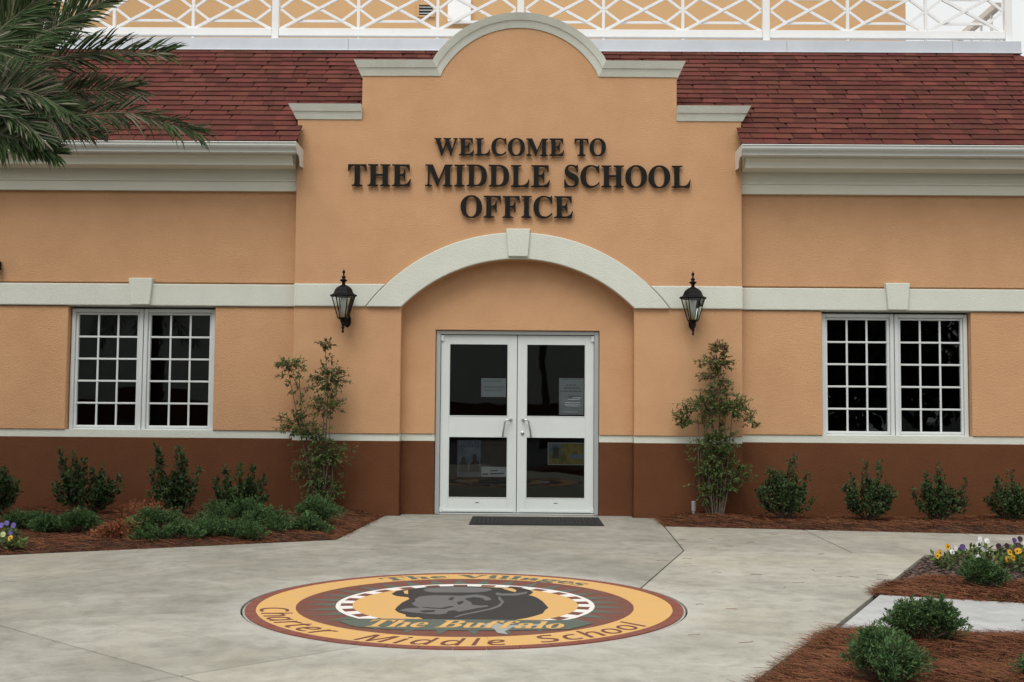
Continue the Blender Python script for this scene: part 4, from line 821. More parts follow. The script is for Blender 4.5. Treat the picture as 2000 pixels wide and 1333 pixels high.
# ------------------------------------------------------------------ roof railing
RAIL = thing('roof_railing', 'white lattice guard railing along the edge of the flat roof', 'railing', (0,1.95,6.15))
ZB, ZT = .205, .765          # top of bottom rail, underside of top rail (local)
HW = .022
def bar(p, q, name, wd=.036, dp=.03, y=0.0):
    (x0,z0),(x1,z1) = p, q
    d = Vector((x1-x0, z1-z0)).normalized(); nn = Vector((-d.y, d.x))*wd/2
    MB().prism([(x0+nn.x,z0+nn.y),(x0-nn.x,z0-nn.y),(x1-nn.x,z1-nn.y),(x1+nn.x,z1+nn.y)], y-dp/2, y+dp/2, 'y').build(name, M['rail'], RAIL)
PX = [-6.64,-3.32,0,3.31,6.56]
for x in PX:
    MB().box(x-.046, x+.046, -.046, .046, .015, 1.0).build('post', M['rail'], RAIL, bevel=.006)
for i in range(4):
    a, b = PX[i]+.048, PX[i+1]-.048
    MB().box(a, b, -.04, .035, .10, ZB).build('bottom_rail', M['rail'], RAIL, bevel=.006)
    MB().box(a, b, -.04, .035, ZT, ZT+.09).build('top_rail', M['rail'], RAIL, bevel=.006)
    wd = (b-a)/3
    for j in range(3):
        x0 = a+j*wd; x1 = x0+wd
        if j:
            MB().box(x0-.019, x0+.019, -.019, .019, ZB, ZT).build('baluster', M['rail'], RAIL)
            MB().box(x0-.018, x0+.018, -.02, .02, .02, .10).build('rail_foot', M['rail'], RAIL)
        xa, xb = x0+.02, x1-.02; w = xb-xa; h = ZT-ZB; zm = ZB+h/2
        bar((xa,ZB),(xb,ZT), 'lattice_bar', y=-.004); bar((xa,ZT),(xb,ZB), 'lattice_bar', y=.004)
        u, v = .2, .2
        for zz, sgn in ((ZB+v*h, 1), (ZT-v*h, -1)):
            bar((xa+u*w,zz),(xb-u*w,zz), 'lattice_bar', .032, .024, .012)
            bar((xa,zm-sgn*.01),(xa+u*w,zz), 'lattice_bar', .034, .024, .001); bar((xb,zm-sgn*.01),(xb-u*w,zz), 'lattice_bar', .034, .024, -.001)
# return of the railing along the right side of the flat roof
RET = thing('side_railing', 'cream handrail with thin balusters running back from the right corner of the flat roof', 'railing', (6.5,2.1,6.15))
MB().box(-.05, .05, 0, 5.6, .58, .67).build('handrail', material('cream_rail_paint', (.74,.70,.62), .5), RET, bevel=.008)
MB().box(-.03, .03, 0, 5.6, .10, .16).build('bottom_rail', M['rail'], RET, bevel=.006)
for i in range(16):
    y = .22+i*.35
    MB().box(-.014, .014, y-.014, y+.014, .0, .58).build('baluster', M['rail'], RET)
# ------------------------------------------------------------------ taller building behind
U = thing('rear_building', 'taller peach stucco building rising behind the roof railing', 'building', (0,8,0))
MB().box(-22, 7.26, 0.02, 9, -.1, 12.5).build('wall', M['stucco_far'], U)
vf = MB(); vf.box(-2.0,-1.66,-.03,.02,8.66,8.69); vf.box(-2.0,-1.66,-.03,.02,8.89,8.92); vf.box(-2.0,-1.96,-.03,.02,8.69,8.89); vf.box(-1.70,-1.66,-.03,.02,8.69,8.89)
ve = vf.build('wall_vent', M['stucco_far'], U, bevel=.005)
MB().box(-1.96,-1.70,-.003,.016,8.69,8.89).build('vent_opening', M['seal'], ve)
for z in (8.73, 8.79, 8.85): MB().box(-1.955,-1.705,-.02,-.004,z-.008,z+.008).build('louvre', M['alu'], ve)
MB().box(-1.41,-.97,-.14,.02,8.53,9.05).build('service_box', M['rail'], U, bevel=.015)
# ------------------------------------------------------------------ raised lettering
def contours(s, ch):
    return [[tuple(int(q) for q in p.split(',')) for p in c.split()] for c in GLYPHS[s][ch].split('|')]
def glyph_solid(cs, fn, d0, d1):
    """cs: contours; fn(x,y,d)->3D point; solid between depth d0 (front) and d1"""
    mb = MB()
    flat = [p for c in cs for p in c]
    def inside(p, c):
        r_ = False
        for (xa, ya), (xb, yb) in zip(c, c[1:]+c[:1]):
            if (ya > p[1]) != (yb > p[1]) and p[0] < (xb-xa)*(p[1]-ya)/(yb-ya)+xa: r_ = not r_
        return r_
    offs = [0]
    for c in cs: offs.append(offs[-1]+len(c))
    tris = []
    for i, c in enumerate(cs):                       # each outline with its own counters
        if any(j != i and inside(c[0], d) for j, d in enumerate(cs)): continue
        grp = [i] + [j for j, d in enumerate(cs) if j != i and inside(d[0], c)]
        idx = [offs[j]+k for j in grp for k in range(len(cs[j]))]
        tris += [tuple(idx[q] for q in t) for t in tessellate_polygon([[Vector((x, y, 0)) for x, y in cs[j]] for j in grp])]
    n = len(flat)
    vs = [fn(x, y, d0) for x, y in flat]
    fs = [tuple(t) for t in tris]
    if d1 is not None:
        vs += [fn(x, y, d1) for x, y in flat]
        fs += [tuple(n+i for i in t[::-1]) for t in tris]
        k = 0
        for c in cs:
            m_ = len(c)
            for i in range(m_): fs.append((k+i, k+(i+1) % m_, n+k+(i+1) % m_, n+k+i))
            k += m_
    mb.add(vs, fs)
    return mb
def ext(cs):
    xs = [x for c in cs for x, y in c]; return min(xs), max(xs)
def lettering(words, zb, capz, label):
    t = thing('wall_lettering', label, 'lettering', (0,0,zb), 'raised black letters over the entrance')
    for word, X0, X1 in words:
        gl = [contours('B', c) for c in word]
        ex = [ext(g) for g in gl]
        gap = 34
        tot = sum(b-a for a, b in ex) + gap*(len(gl)-1)
        sx = (X1-X0)/tot; sz = capz/455
        x = X0
        for g, (a, b), chn in zip(gl, ex, word):
            dy = random.uniform(-.002,.002); rz = random.uniform(-.004,.004)
            o = glyph_solid(g, lambda px, py, d, x=x, a=a: (x+(px-a)*sx, d, py*sz+dy+rz*(px-a)*sx), -.052, -.014).build('letter', M['black'], t)
            tag(o, 'raised black letter ' + chn)
            x += (b-a+gap)*sx
    return t
lettering([('WELCOME',-.986,.53),('TO',.65,1.015)], 4.186, .198, 'top line of raised black serif letters reading WELCOME TO')
lettering([('THE',-1.99,-1.257),('MIDDLE',-1.09,.365),('SCHOOL',.532,2.0)], 3.818, .252, 'middle line of raised black serif letters reading THE MIDDLE SCHOOL')
lettering([('OFFICE',-.673,.635)], 3.452, .252, 'bottom line of raised black serif letters reading OFFICE')
# ------------------------------------------------------------------ wall lanterns
def lantern(x, label):
    t = thing('wall_lantern', label, 'lantern', (x,0,2.085), 'lanterns either side of the entrance')
    y = -.20; r6 = R(0)
    def hexl(prof, name, mat, n=6, par=t, smooth=False):
        return MB().lathe(prof, n, (0,y,0), R(0)).build(name, mat, par, smooth=smooth)
    hexl([(.004,0),(.011,.006),(.014,.020),(.010,.033),(.006,.040),(.016,.048),(.018,.066),(.011,.076),(.016,.09),(.022,.12)], 'bottom_finial', M['lantern'], 14, smooth=True)
    hexl([(.022,.112),(.030,.13),(.034,.15),(.060,.163),(.062,.176)], 'cup', M['lantern'])
    hexl([(.146,.415),(.156,.425),(.152,.437),(.120,.450),(.108,.47),(.100,.495),(.080,.520),(.05,.540),(.030,.548),(.022,.556)], 'hood', M['lantern'])
    hexl([(.022,.55),(.018,.572),(.022,.585),(.042,.600),(.044,.608),(.024,.616),(.016,.628),(.026,.640),(.026,.646),(.010,.655),(.008,.676),(.015,.690),(.017,.703),(.010,.716),(.004,.722),(.002,.738)], 'top_finial', M['lantern'], 14, smooth=True)
    for k in range(6):
        a = R(60*k); a2 = R(60*(k+1))
        p0 = Vector((.060*math.cos(a), y+.060*math.sin(a), .172)); p1 = Vector((.136*math.cos(a), y+.136*math.sin(a), .430))
        MB().tube([p0, p1], .0065, 6).build('cage_bar', M['lantern'], t)
        q0 = Vector((.060*math.cos(a2), y+.060*math.sin(a2), .172)); q1 = Vector((.136*math.cos(a2), y+.136*math.sin(a2), .430))
        g = MB(); g.add([p0*.985+Vector((0,y*.015,.002)), q0*.985+Vector((0,y*.015,.002)), q1*.985+Vector((0,y*.015,.004)), p1*.985+Vector((0,y*.015,.004))], [(0,1,2,3)])
        g.build('glass_pane', M['glass_clear'], t)
    MB().lathe([(.030,.205),(.030,.40),(.026,.405)], 16, (0,y,0)).build('candle_sleeve', M['candle'], t, smooth=True)
    MB().lathe([(.024,.170),(.026,.185),(.026,.206)], 16, (0,y,0)).build('socket', M['brass'], t)
    # bracket to a round back plate
    MB().tube([(.0,y,.105),(.006,y+.05,.100),(.014,y+.12,.118),(.018,-.012,.145)], [.018,.020,.022,.026], 10).build('bracket', M['lantern'], t, smooth=True)
    bp = MB().lathe([(.055,0),(.058,.006),(.050,.014),(.030,.018)], 20).build('back_plate', M['lantern'], t)
    bp.matrix_local = Matrix.Translation((.02,-.001,.155)) @ Matrix.Rotation(R(90), 4, 'X') @ Matrix.Diagonal((.75,1.35,1,1))
    return t
lantern(-1.994, 'black coach lantern on the wall left of the arch')
lantern(2.0, 'black coach lantern on the wall right of the arch')
# small dark fixture cut by the left edge, grey pipe stub
t = thing('wall_fixture', 'small dark dome-shaped fixture on the left wing wall above the white band', 'fixture', (-6.135,WY,2.82))
MB().lathe([(.055,0),(.060,.012),(.052,.020),(.050,.06),(.042,.10),(.025,.13),(.004,.142)], 18, (0,-.07,0)).build('dome', M['lantern'], t, smooth=True)
MB().box(-.03,.03,-.06,-.001,.02,.10).build('mount', M['lantern'], t, bevel=.006)
t = thing('pipe_stub', 'short grey pipe stub with a cap standing in the straw right of the entrance', 'pipe', (2.02,-.09,.0))
MB().tube([(0,0,-.05),(0,0,.12)], .018, 14).build('pipe', M['pipe'], t, smooth=False)
MB().lathe([(.024,.09),(.026,.095),(.026,.19),(.022,.20),(.008,.205)], 16).build('cap', M['pipe'], t)
# door mat
t = thing('door_mat', 'black rubber door mat lying before the double door', 'mat', (.222,-.53,0))
MB().box(-.718,.718,-.46,.46,.001,.008).build('border', M['mat'], t, bevel=.003)
for i in range(30):
    x = -.66+i*.0455
    MB().box(x-.016, x+.016, -.41, .41, .008, .013).build('rib', M['mat'], t)
# ------------------------------------------------------------------ papers behind the door glass
PY = LY+.030
def sheet(name, label, cat, x0, x1, z0, z1, mat, bits=(), group='papers taped inside the door glass', y=PY):
    t = thing(name, label, cat, ((x0+x1)/2, y, z0), group)
    w = (x1-x0)/2
    MB().box(-w, w, 0, .001, 0, z1-z0).build('sheet', mat, t)
    for k, (nm, poly, mt) in enumerate(bits):
        pl = MB(); pl.add([(px-(x0+x1)/2, -.0012-.0004*k, pz-z0) for px, pz in poly], [tuple(range(len(poly)))]); pl.build(nm, mt, t)
    return t
def lines(x0, x1, zs, h, seed, brk=.3):
    r = random.Random(seed); out = []
    for z in zs:
        x = x0 + r.uniform(0,.01)
        while x < x1-.01:
            w = r.uniform(.012,.035); xe = min(x+w, x1)
            out.append(('print_line', [(x,z),(xe,z),(xe,z+h),(x,z+h)], M['ink2'])); x = xe+r.uniform(.005,.012)
    return out
M['ink2'] = material('faint_print', (.28,.30,.33), .8)
M['p_blue'] = material('poster_blue_grey', (.16,.19,.24), .7, var=.4, vscale=9)
M['p_dark'] = material('poster_dark', (.05,.045,.04), .7, col2=(.09,.06,.035), vscale=14)
M['p_brown'] = material('poster_brown', (.06,.04,.035), .7, var=.5, vscale=20)
M['p_yellow'] = material('poster_yellow', (.42,.31,.05), .7, col2=(.12,.12,.04), vscale=16)
M['p_sky'] = material('poster_sky', (.10,.14,.22), .7, col2=(.25,.28,.30), vscale=12)
M['p_text'] = material('poster_letter_blue', (.22,.27,.36), .7)
sheet('notice', 'small white printed notice taped inside the upper left door pane', 'notice', -.425,-.133,1.372,1.594, M['paper'], lines(-.39,-.17,(1.555,), .010, 1)+lines(-.40,-.15,(1.492,1.480), .006, 2)+lines(-.38,-.18,(1.447,), .008, 3))
sheet('notice', 'tall white notice with handwriting taped inside the upper right door pane', 'notice', .494,.785,1.169,1.601, M['paper'],
      lines(.53,.75,(1.582,), .006, 4)+lines(.57,.70,(1.512,), .014, 5)+lines(.54,.74,(1.478,), .014, 6)+lines(.505,.765,(1.440,), .014, 7)+lines(.60,.75,(1.385,1.365,1.345), .010, 8)+lines(.56,.75,(1.31,1.29,1.27), .008, 9)+lines(.53,.72,(1.20,), .006, 10))
bits = [('picture', [(-.685,.49),(-.43,.49),(-.43,.78),(-.685,.78)], M['p_sky']), ('figure', [(-.68,.49),(-.565,.49),(-.57,.58),(-.60,.61),(-.605,.65),(-.622,.672),(-.645,.66),(-.65,.62),(-.675,.59)], M['p_dark']), ('figure', [(-.558,.49),(-.435,.49),(-.437,.60),(-.47,.63),(-.468,.68),(-.488,.70),(-.512,.695),(-.518,.65),(-.515,.62),(-.55,.58)], M['p_brown'])]
po = sheet('poster', 'blue grey poster headed READ behind the lower left door pane', 'poster', -.701,-.418,.433,.863, M['p_blue'], bits)
x = -.685
for c in 'READ':
    g = contours('S', c); a, b = ext(g); k = .060/(b-a)
    glyph_solid(g, lambda px, py, d: (x+(px-a)*k+.5595, d, .365+py*.058/480), -.004, None).build('letter', M['p_text'], po); x += .066
sheet('poster', 'dark brown poster beside the blue one behind the lower left door pane', 'poster', -.412,-.115,.56,.858, M['p_dark'], [('print_line', [(-.40,.80),(-.15,.805),(-.15,.82),(-.40,.815)], M['p_brown'])], y=PY+.004)
sheet('notice', 'white sign with black print low in the lower left door pane', 'sign', -.414,-.118,.436,.555, M['paper'], [('print_line', [(-.40,.455),(-.33,.455),(-.33,.475),(-.40,.475)], M['ink']), ('print_line', [(-.31,.462),(-.15,.468),(-.15,.485),(-.31,.480)], M['ink']), ('print_line', [(-.31,.50),(-.22,.502),(-.22,.515),(-.31,.513)], M['ink'])])
sheet('poster', 'yellow and blue picture poster behind the lower right door pane', 'poster', .365,.793,.581,.841, M['paper'], [('picture', [(.374,.589),(.785,.589),(.785,.833),(.374,.833)], M['p_yellow']), ('picture', [(.378,.70),(.52,.70),(.52,.83),(.378,.83)], M['p_sky']), ('picture', [(.62,.655),(.775,.655),(.775,.705),(.62,.705)], M['p_text']), ('figure', [(.42,.66),(.50,.66),(.49,.79),(.43,.80)], M['p_dark'])])
# ------------------------------------------------------------------ painted tile medallion
MD = thing('floor_medallion', 'round painted tile medallion with a buffalo head set in the concrete', 'medallion', (MED[0],MED[1],0))
def ring_piece(r0, r1, a0, a1, z0, z1, n):
    o_ = arc(0,0,r1,a0,a1,n); i_ = arc(0,0,r0,a0,a1,n)
    mb = MB()
    vs = [(x,y,z1) for x,y in o_] + [(x,y,z1) for x,y in i_] + [(x,y,z0) for x,y in o_] + [(x,y,z0) for x,y in i_]
    k = n+1; fs = []
    for i in range(n):
        fs += [(i, i+1, k+i+1, k+i), (2*k+i, i+1+2*k, i+1, i)[::1], (k+i, k+i+1, 3*k+i+1, 3*k+i)]
    fs += [(0, k, 3*k, 2*k), (n, 2*k+n, 3*k+n, k+n)]
    mb.add(vs, fs)
    return mb
MB().lathe([(1.366,-.10),(1.366,-.006)], 96).build('setting_bed', M['concrete'], MD)
NB = 48
for i in range(NB):
    a0 = 360*i/NB; ring_piece(1.290, 1.353, a0+.12, a0+360/NB-.12, -.02, .001, 3).build('border_tile', M['t_red'], MD)
def full_ring(r0, r1, z, name, mat, parts=6, gap=.05, off=0):
    for i in range(parts):
        a0 = off+360*i/parts
        ring_piece(r0, r1, a0+gap, a0+360/parts-gap, -.02, z, max(4, 96//parts)).build(name, mat, MD)
full_ring(1.050, 1.287, .001, 'yellow_tile', M['t_yellow'], 12, .05, 9)
full_ring(.810, 1.048, .001, 'maroon_tile', M['t_maroon'], 10, .06)
full_ring(.778, .808, .001, 'white_ring', M['t_white'], 4, .0)
for i in range(48):
    a0 = 360*i/48+2
    ring_piece(.706, .777, a0, a0+7.5, -.02, .001, 3).build('check_tile', M['t_white'] if i % 2 else M['t_maroon'], MD)
MB().prism(arc(0,0,.705,0,360,72)[:-1], -.02, .001, 'z').build('centre_disc', M['t_yellow'], MD)
NR = 32
for i in range(NR):
    a = 2*math.pi*(i+.5)/NR; w = math.pi/NR*.62
    def pr(r, t): return (r*math.cos(t), r*math.sin(t))
    MB().prism([pr(.812,a-w), pr(.83,a-w*.9), pr(1.005,a), pr(.83,a+w*.9), pr(.812,a+w)], .0008, .0030, 'z').build('ray', M['t_green'], MD)
def flat(name, pts, mat, z, par=MD):
    return MB().prism(pts, z-.0018, z, 'z').build(name, mat, par)
BUF = {
 'SIL': [(-0.506,0.345),(-0.488,0.46),(-0.447,0.519),(-0.412,0.552),(-0.363,0.59),(-0.305,0.639),(-0.209,0.676),(-0.105,0.696),(0.001,0.693),(0.108,0.673),(0.186,0.646),(0.242,0.658),(0.305,0.676),(0.368,0.626),(0.41,0.549),(0.427,0.472),(0.409,0.378),(0.385,0.356),(0.422,0.317),(0.454,0.237),(0.485,0.101),(0.516,-0.122),(0.492,-0.213),(0.478,-0.319),(0.428,-0.406),(0.379,-0.475),(0.296,-0.551),(0.178,-0.567),(0.059,-0.557),(-0.037,-0.546),(-0.121,-0.535),(-0.216,-0.54),(-0.257,-0.477),(-0.28,-0.494),(-0.328,-0.464),(-0.338,-0.397),(-0.387,-0.332),(-0.417,-0.246),(-0.415,-0.138),(-0.4,0.012),(-0.368,0.15),(-0.386,0.228),(-0.431,0.246),(-0.471,0.276)],
 'HL': [(-0.44,0.454),(-0.413,0.491),(-0.396,0.33),(-0.422,0.35)],
 'HR': [(0.215,0.616),(0.242,0.632),(0.285,0.607),(0.317,0.521),(0.307,0.456),(0.272,0.506)],
 'CAP': [(-0.316,0.527),(-0.273,0.596),(-0.171,0.633),(-0.067,0.653),(0.039,0.637),(0.131,0.598),(0.154,0.533),(0.115,0.466),(0.048,0.42),(-0.054,0.414),(-0.156,0.407),(-0.23,0.403),(-0.288,0.442)],
 'FACE': [(-0.31,0.233),(-0.235,0.29),(-0.114,0.285),(-0.046,0.277),(0.052,0.336),(0.107,0.298),(0.15,0.199),(0.155,0.121),(0.12,0.099),(0.097,0.196),(0.049,0.234),(-0.002,0.191),(-0.013,0.142),(0.032,0.036),(0.042,-0.057),(0.101,-0.091),(0.142,-0.07),(0.14,-0.125),(0.073,-0.183),(0.02,-0.257),(-0.026,-0.312),(-0.054,-0.261),(-0.09,-0.281),(-0.096,-0.367),(-0.136,-0.403),(-0.192,-0.39),(-0.268,-0.36),(-0.332,-0.329),(-0.387,-0.28),(-0.351,-0.207),(-0.272,-0.185),(-0.318,-0.096),(-0.338,-0.023),(-0.32,0.055),(-0.334,0.132)],
 'EYE': [(-0.117,0.125),(-0.109,0.204),(-0.085,0.206),(-0.092,0.099)],
 'NOSE': [(-0.048,-0.044),(-0.055,0.032),(-0.022,0.072),(-0.014,0.034),(-0.034,-0.061)],
 'MOUTH': [(-0.261,-0.301),(-0.226,-0.278),(-0.171,-0.275),(-0.173,-0.32),(-0.233,-0.347)],
 'LINE': [(-0.261,-0.166),(-0.146,-0.195),(-0.088,-0.12),(-0.068,-0.137),(-0.119,-0.215),(-0.208,-0.202)],
 'HORN': [(0.175,0.385),(0.191,0.428),(0.212,0.387),(0.287,0.392),(0.355,0.438),(0.389,0.483),(0.385,0.397),(0.321,0.311),(0.221,0.305),(0.187,0.315)],
 'JAW': [(0.198,0.263),(0.211,0.263),(0.223,0.156),(0.242,0.048),(0.219,-0.114),(0.174,-0.213),(0.085,-0.33),(0.01,-0.416),(-0.034,-0.498),(-0.044,-0.478),(-0.001,-0.389),(0.075,-0.293),(0.161,-0.178),(0.199,-0.085),(0.222,0.047),(0.202,0.155)],
}
head = flat('buffalo_head', BUF['SIL'], M['t_char'], .0030)
for k, nm, mt, z in (('HL','horn_gap','t_yellow',.0050),('HR','horn_gap','t_yellow',.0050),('CAP','forehead','t_grey',.0050),('FACE','face','t_grey',.0050),('HORN','horn','t_grey',.0050),('JAW','jaw_line','t_grey',.0050),('EYE','eye','t_char',.0070),('NOSE','nostril','t_char',.0070),('MOUTH','mouth','t_char',.0070),('LINE','muzzle_line','t_char',.0070)):
    flat(nm, BUF[k], M[mt], z, head)
flat('banner', [(-.70,-.64),(-.60,-.562),(-.417,-.555),(.474,-.555),(.683,-.524),(.75,-.65),(.62,-.815),(.30,-.865),(0,-.88),(-.379,-.871),(-.58,-.80)], M['t_green'], .0048)
# the lettering of the medallion, letters bent round the rings
def straight_text(text, s, x0, x1, yb, cap, mat, z, gap=40, space=170, shear=0.0):
    gl = [(c, contours(s, c) if c != ' ' else None) for c in text]
    tot = sum((ext(g)[1]-ext(g)[0]+gap) if g else space for c, g in gl)-gap
    k = (x1-x0)/tot; ky = cap/455; x = x0
    for c, g in gl:
        if g is None: x += space*k; continue
        a, b = ext(g)
        glyph_solid(g, lambda px, py, d: (x+(px-a)*k+shear*py*ky, yb+py*ky, d), z, z-.0018).build('letter', mat, MD)
        x += (b-a+gap)*k
def ring_text(text, s, a0, a1, rb, cap, mat, z, inward, gap=40, capu=470, shear=0.0):
    """angles in degrees from the first to the last letter; inward: tops point to the centre"""
    gl = [contours(s, c) for c in text]
    tot = sum(ext(g)[1]-ext(g)[0]+gap for g in gl)-gap
    x = 0
    for g in gl:
        a, b = ext(g)
        def fn(px, py, d):
            t = R(a0+(a1-a0)*(x+px-a)/tot)
            r = rb + (-1 if inward else 1)*py*cap/capu
            return (r*math.cos(t), r*math.sin(t), d)
        glyph_solid(g, fn, z, z-.0018).build('letter', mat, MD)
        x += b-a+gap
straight_text('The Buffalo', 'B', -.545, .575, -.808, .205, M['t_yellow'], .0070, gap=16, shear=.22)
ring_text('Charter', 'S', -169.5, -125, 1.262, .165, M['t_brown'], .0030, True)
ring_text('Middle', 'S', -115, -77, 1.268, .165, M['t_brown'], .0030, True, gap=70)
ring_text('School', 'S', -68.5, -31, 1.262, .165, M['t_brown'], .0030, True, gap=60)
ring_text('The', 'B', 123.5, 100, 1.085, .155, M['t_green'], .0030, False, gap=30)
ring_text('Villages', 'B', 95.5, 46, 1.085, .155, M['t_green'], .0030, False, gap=30)
flat('scuff', [(.10,-.70),(.20,-.66),(.27,-.72),(.40,-.70),(.47,-.66),(.50,-.70),(.38,-.75),(.30,-.78),(.26,-.90),(.28,-.98),(.22,-.94),(.20,-.83),(.16,-.76)], M['t_scuff'], .0050)
# ------------------------------------------------------------------ plants
def kite(V, F, MI, p, d, nrm, L, w, mi=0, fold=.25):
    """one leaf: folded kite of two triangles pairs; p base, d direction, nrm leaf normal"""
    d = d.normalized(); s = d.cross(nrm)
    if s.length < 1e-4: s = d.cross(Vector((.3,.5,.8)))
    s.normalize(); u = s.cross(d)
    k = len(V)
    m_ = p + d*(L*.45)
    V.extend([p, m_ + s*w + u*(w*fold), p + d*L - u*(L*.06), m_ - s*w + u*(w*fold)])
    F.extend([(k, k+1, k+2), (k, k+2, k+3)]); MI.extend([mi, mi])
def rv(r, sx=1, sy=1, sz=1):
    while True:
        v = Vector((r.uniform(-1,1), r.uniform(-1,1), r.uniform(-1,1)))
        if .05 < v.length < 1: return Vector((v.x*sx, v.y*sy, v.z*sz))
def leaf_obj(name, V, F, MI, mats, parent):
    a = np.array([tuple(v) for v in V]); f = np.array(F)
    return obj(name, np_mesh(name, a, f, mats, np.array(MI)), parent)

def shrub(x, y, h, w, seed, label, spikes=None, leaf=.043, nst=26, z0=.03):
    t = thing('shrub', label, 'shrub', (x,y,z0), 'glossy shrubs along the base of the wall')
    r = random.Random(seed)
    V, F, MI = [], [], []; st = MB()
    stems = []
    for k in range(nst):
        a = r.uniform(0, 6.28); rad = w*.5*math.sqrt(r.random())
        hh = h*(1-.45*(rad/(w*.5))**2)*r.uniform(.62,.9)
        stems.append((rad*math.cos(a), rad*math.sin(a)*.8, hh))
    for sx, sz in (spikes or []):
        stems.append((sx, r.uniform(-.06,.06), sz))
    for sx, sy, hh in stems:
        p0 = Vector((sx*.12, sy*.12, 0)); p1 = Vector((sx*.75, sy*.75, hh*.5)); p2 = Vector((sx, sy, hh))
        st.tube([p0, p1, p2], [.007,.005,.002], 5, cap=False)
        nl = int(62*hh/.5)+24
        for i in range(nl):
            u = r.uniform(.18, 1.0)**.8
            p = p0.lerp(p1, u*2) if u < .5 else p1.lerp(p2, u*2-1)
            tang = (p2-p1).normalized()
            d = (rv(r) + tang*.7).normalized()
            off = rv(r)*.040
            kite(V, F, MI, p+off, d, (rv(r)*.6+Vector((0,-.3,.8))), leaf*r.uniform(.7,1.25), leaf*.30*r.uniform(.8,1.2))
    st.build('stems', M['stem'], t)
    leaf_obj('foliage', V, F, MI, [M['shrub']], t)
    return t
shrub(-5.66,-.85,.62,.62,21,'dark green shrub cut off by the left edge of the picture', [(.02,.62),(.16,.52),(-.1,.5)], leaf=.05)
shrub(-4.72,-.62,.66,.74,22,'broad dark shrub under the left half of the left window', [(-.27,.70),(-.16,.68),(-.02,.62),(.20,.52),(.36,.42),(-.3,.60)], leaf=.05, nst=24)
shrub(-3.74,-.62,.56,.56,23,'dark shrub with two tall spikes under the left window right side', [(-.20,.76),(-.18,.70),(.03,.74),(.06,.70),(.10,.6),(.24,.52),(-.28,.5)], leaf=.05, nst=22)
shrub(-3.06,-.48,.50,.66,24,'rounded dark shrub left of the entry wall corner', [(-.16,.54),(.0,.56),(.14,.53),(.28,.42),(-.28,.40)], leaf=.05, nst=24)
shrub(2.98,-.45,.62,.70,25,'dark bushy shrub just right of the entry wall corner', [(.10,.70),(.06,.66),(-.2,.56),(.26,.52)], nst=32)
shrub(3.90,-.45,.58,.64,26,'dark bushy shrub below the left side of the right window', [(-.04,.66),(.12,.62),(-.2,.5)], nst=30)
shrub(4.66,-.48,.56,.66,27,'dark shrub below the right side of the right window', [(.02,.60),(-.12,.52),(.30,.44),(-.3,.34)], nst=30)
shrub(5.46,-.50,.54,.64,28,'dark shrub at the far right edge below the wall', [(-.02,.56),(-.16,.5),(.2,.5)], nst=30)

def nandina(x, y, tufts, canes, seed, label):
    t = thing('nandina', label, 'nandina', (x,y,.03), 'tall nandinas beside the entrance')
    r = random.Random(seed); V, F, MI = [], [], []; st = MB()
    for pts in canes:
        st.tube([Vector((a, r.uniform(-.03,.03)+b, c)) for a, b, c in pts], [.009*(1-.6*i/(len(pts)-1)) for i in range(len(pts))], 5, cap=False)
    st.build('canes', M['cane'], t)
    tw = MB()
    extra = []
    for pts in canes:                                 # loose sprays all along the canes
        for k in range(4):
            u = r.uniform(.22, .98)*(len(pts)-1); i = min(int(u), len(pts)-2); f = u-i
            q = [pts[i][c_]*(1-f)+pts[i+1][c_]*f for c_ in (0, 2)]
            extra.append((q[0], q[1], .17, .09, 2, .04))
    for cx, cz, rx, rz, nspray, red in [(a_, b_, c_*1.15, d_*1.15, e_*.85, f_) for a_, b_, c_, d_, e_, f_ in tufts] + extra:
        for k in range(int(nspray*2.0)):
            c = Vector((cx, 0, cz))
            e = rv(r, rx, min(rx,.22)*.8, rz)
            p0 = c + Vector((e.x*.15, e.y*.15, e.z*.3)); p1 = c + e
            ax = (p1-p0); 
            if ax.length < .02: continue
            tw.tube([p0, p1], [.0022,.001], 3, cap=False)
            ax.normalize()
            n = r.randint(9, 15)
            for i in range(n):
                q = p0.lerp(p1, r.uniform(.35, 1.05))
                d = (ax*.8 + rv(r)).normalized(); d.z -= .15
                kite(V, F, MI, q + rv(r)*.014, d, rv(r)*.5+Vector((0,-.35,.8)), r.uniform(.030,.052), r.uniform(.0060,.0095), 1 if r.random() < red else 0)
    tag(tw.build('twigs', M['stem'], t), kind='stuff')
    leaf_obj('foliage', V, F, MI, [M['nandina'], M['nandina_red']], t)
    return t
nandina(-2.21,-.28,
  [(-.37,1.69,.17,.10,26,.04),(.04,1.93,.12,.07,10,.35),(.08,1.52,.24,.20,46,.05),(.06,1.22,.23,.12,30,.14),(-.30,1.02,.25,.15,34,.08),(-.10,.93,.24,.11,26,.04),(.12,.70,.26,.16,34,.03),(-.10,.50,.20,.20,36,.02),(.05,.24,.24,.20,44,.0)],
  [[(0,0,-.05),(-.14,0,.55),(-.27,0,1.1),(-.40,0,1.68)],[(.02,0,-.05),(-.10,0,.6),(-.22,0,1.1),(-.27,0,1.66)],[(.03,0,-.05),(.05,0,.7),(.07,0,1.4),(.03,0,1.95)],[(.05,0,-.05),(.04,0,.6),(.03,0,1.1),(.06,0,1.55)],[(.02,.03,-.05),(.09,0,.6),(.10,0,1.2)],[(.07,0,-.05),(.15,0,.3),(.13,0,.8)],[(-.02,0,-.05),(-.08,0,.4),(-.16,0,.9)],[(.0,0,-.05),(.0,0,.5),(.02,0,1.0)]],
  31, 'tall sparse nandina with leaning bare canes left of the arch')
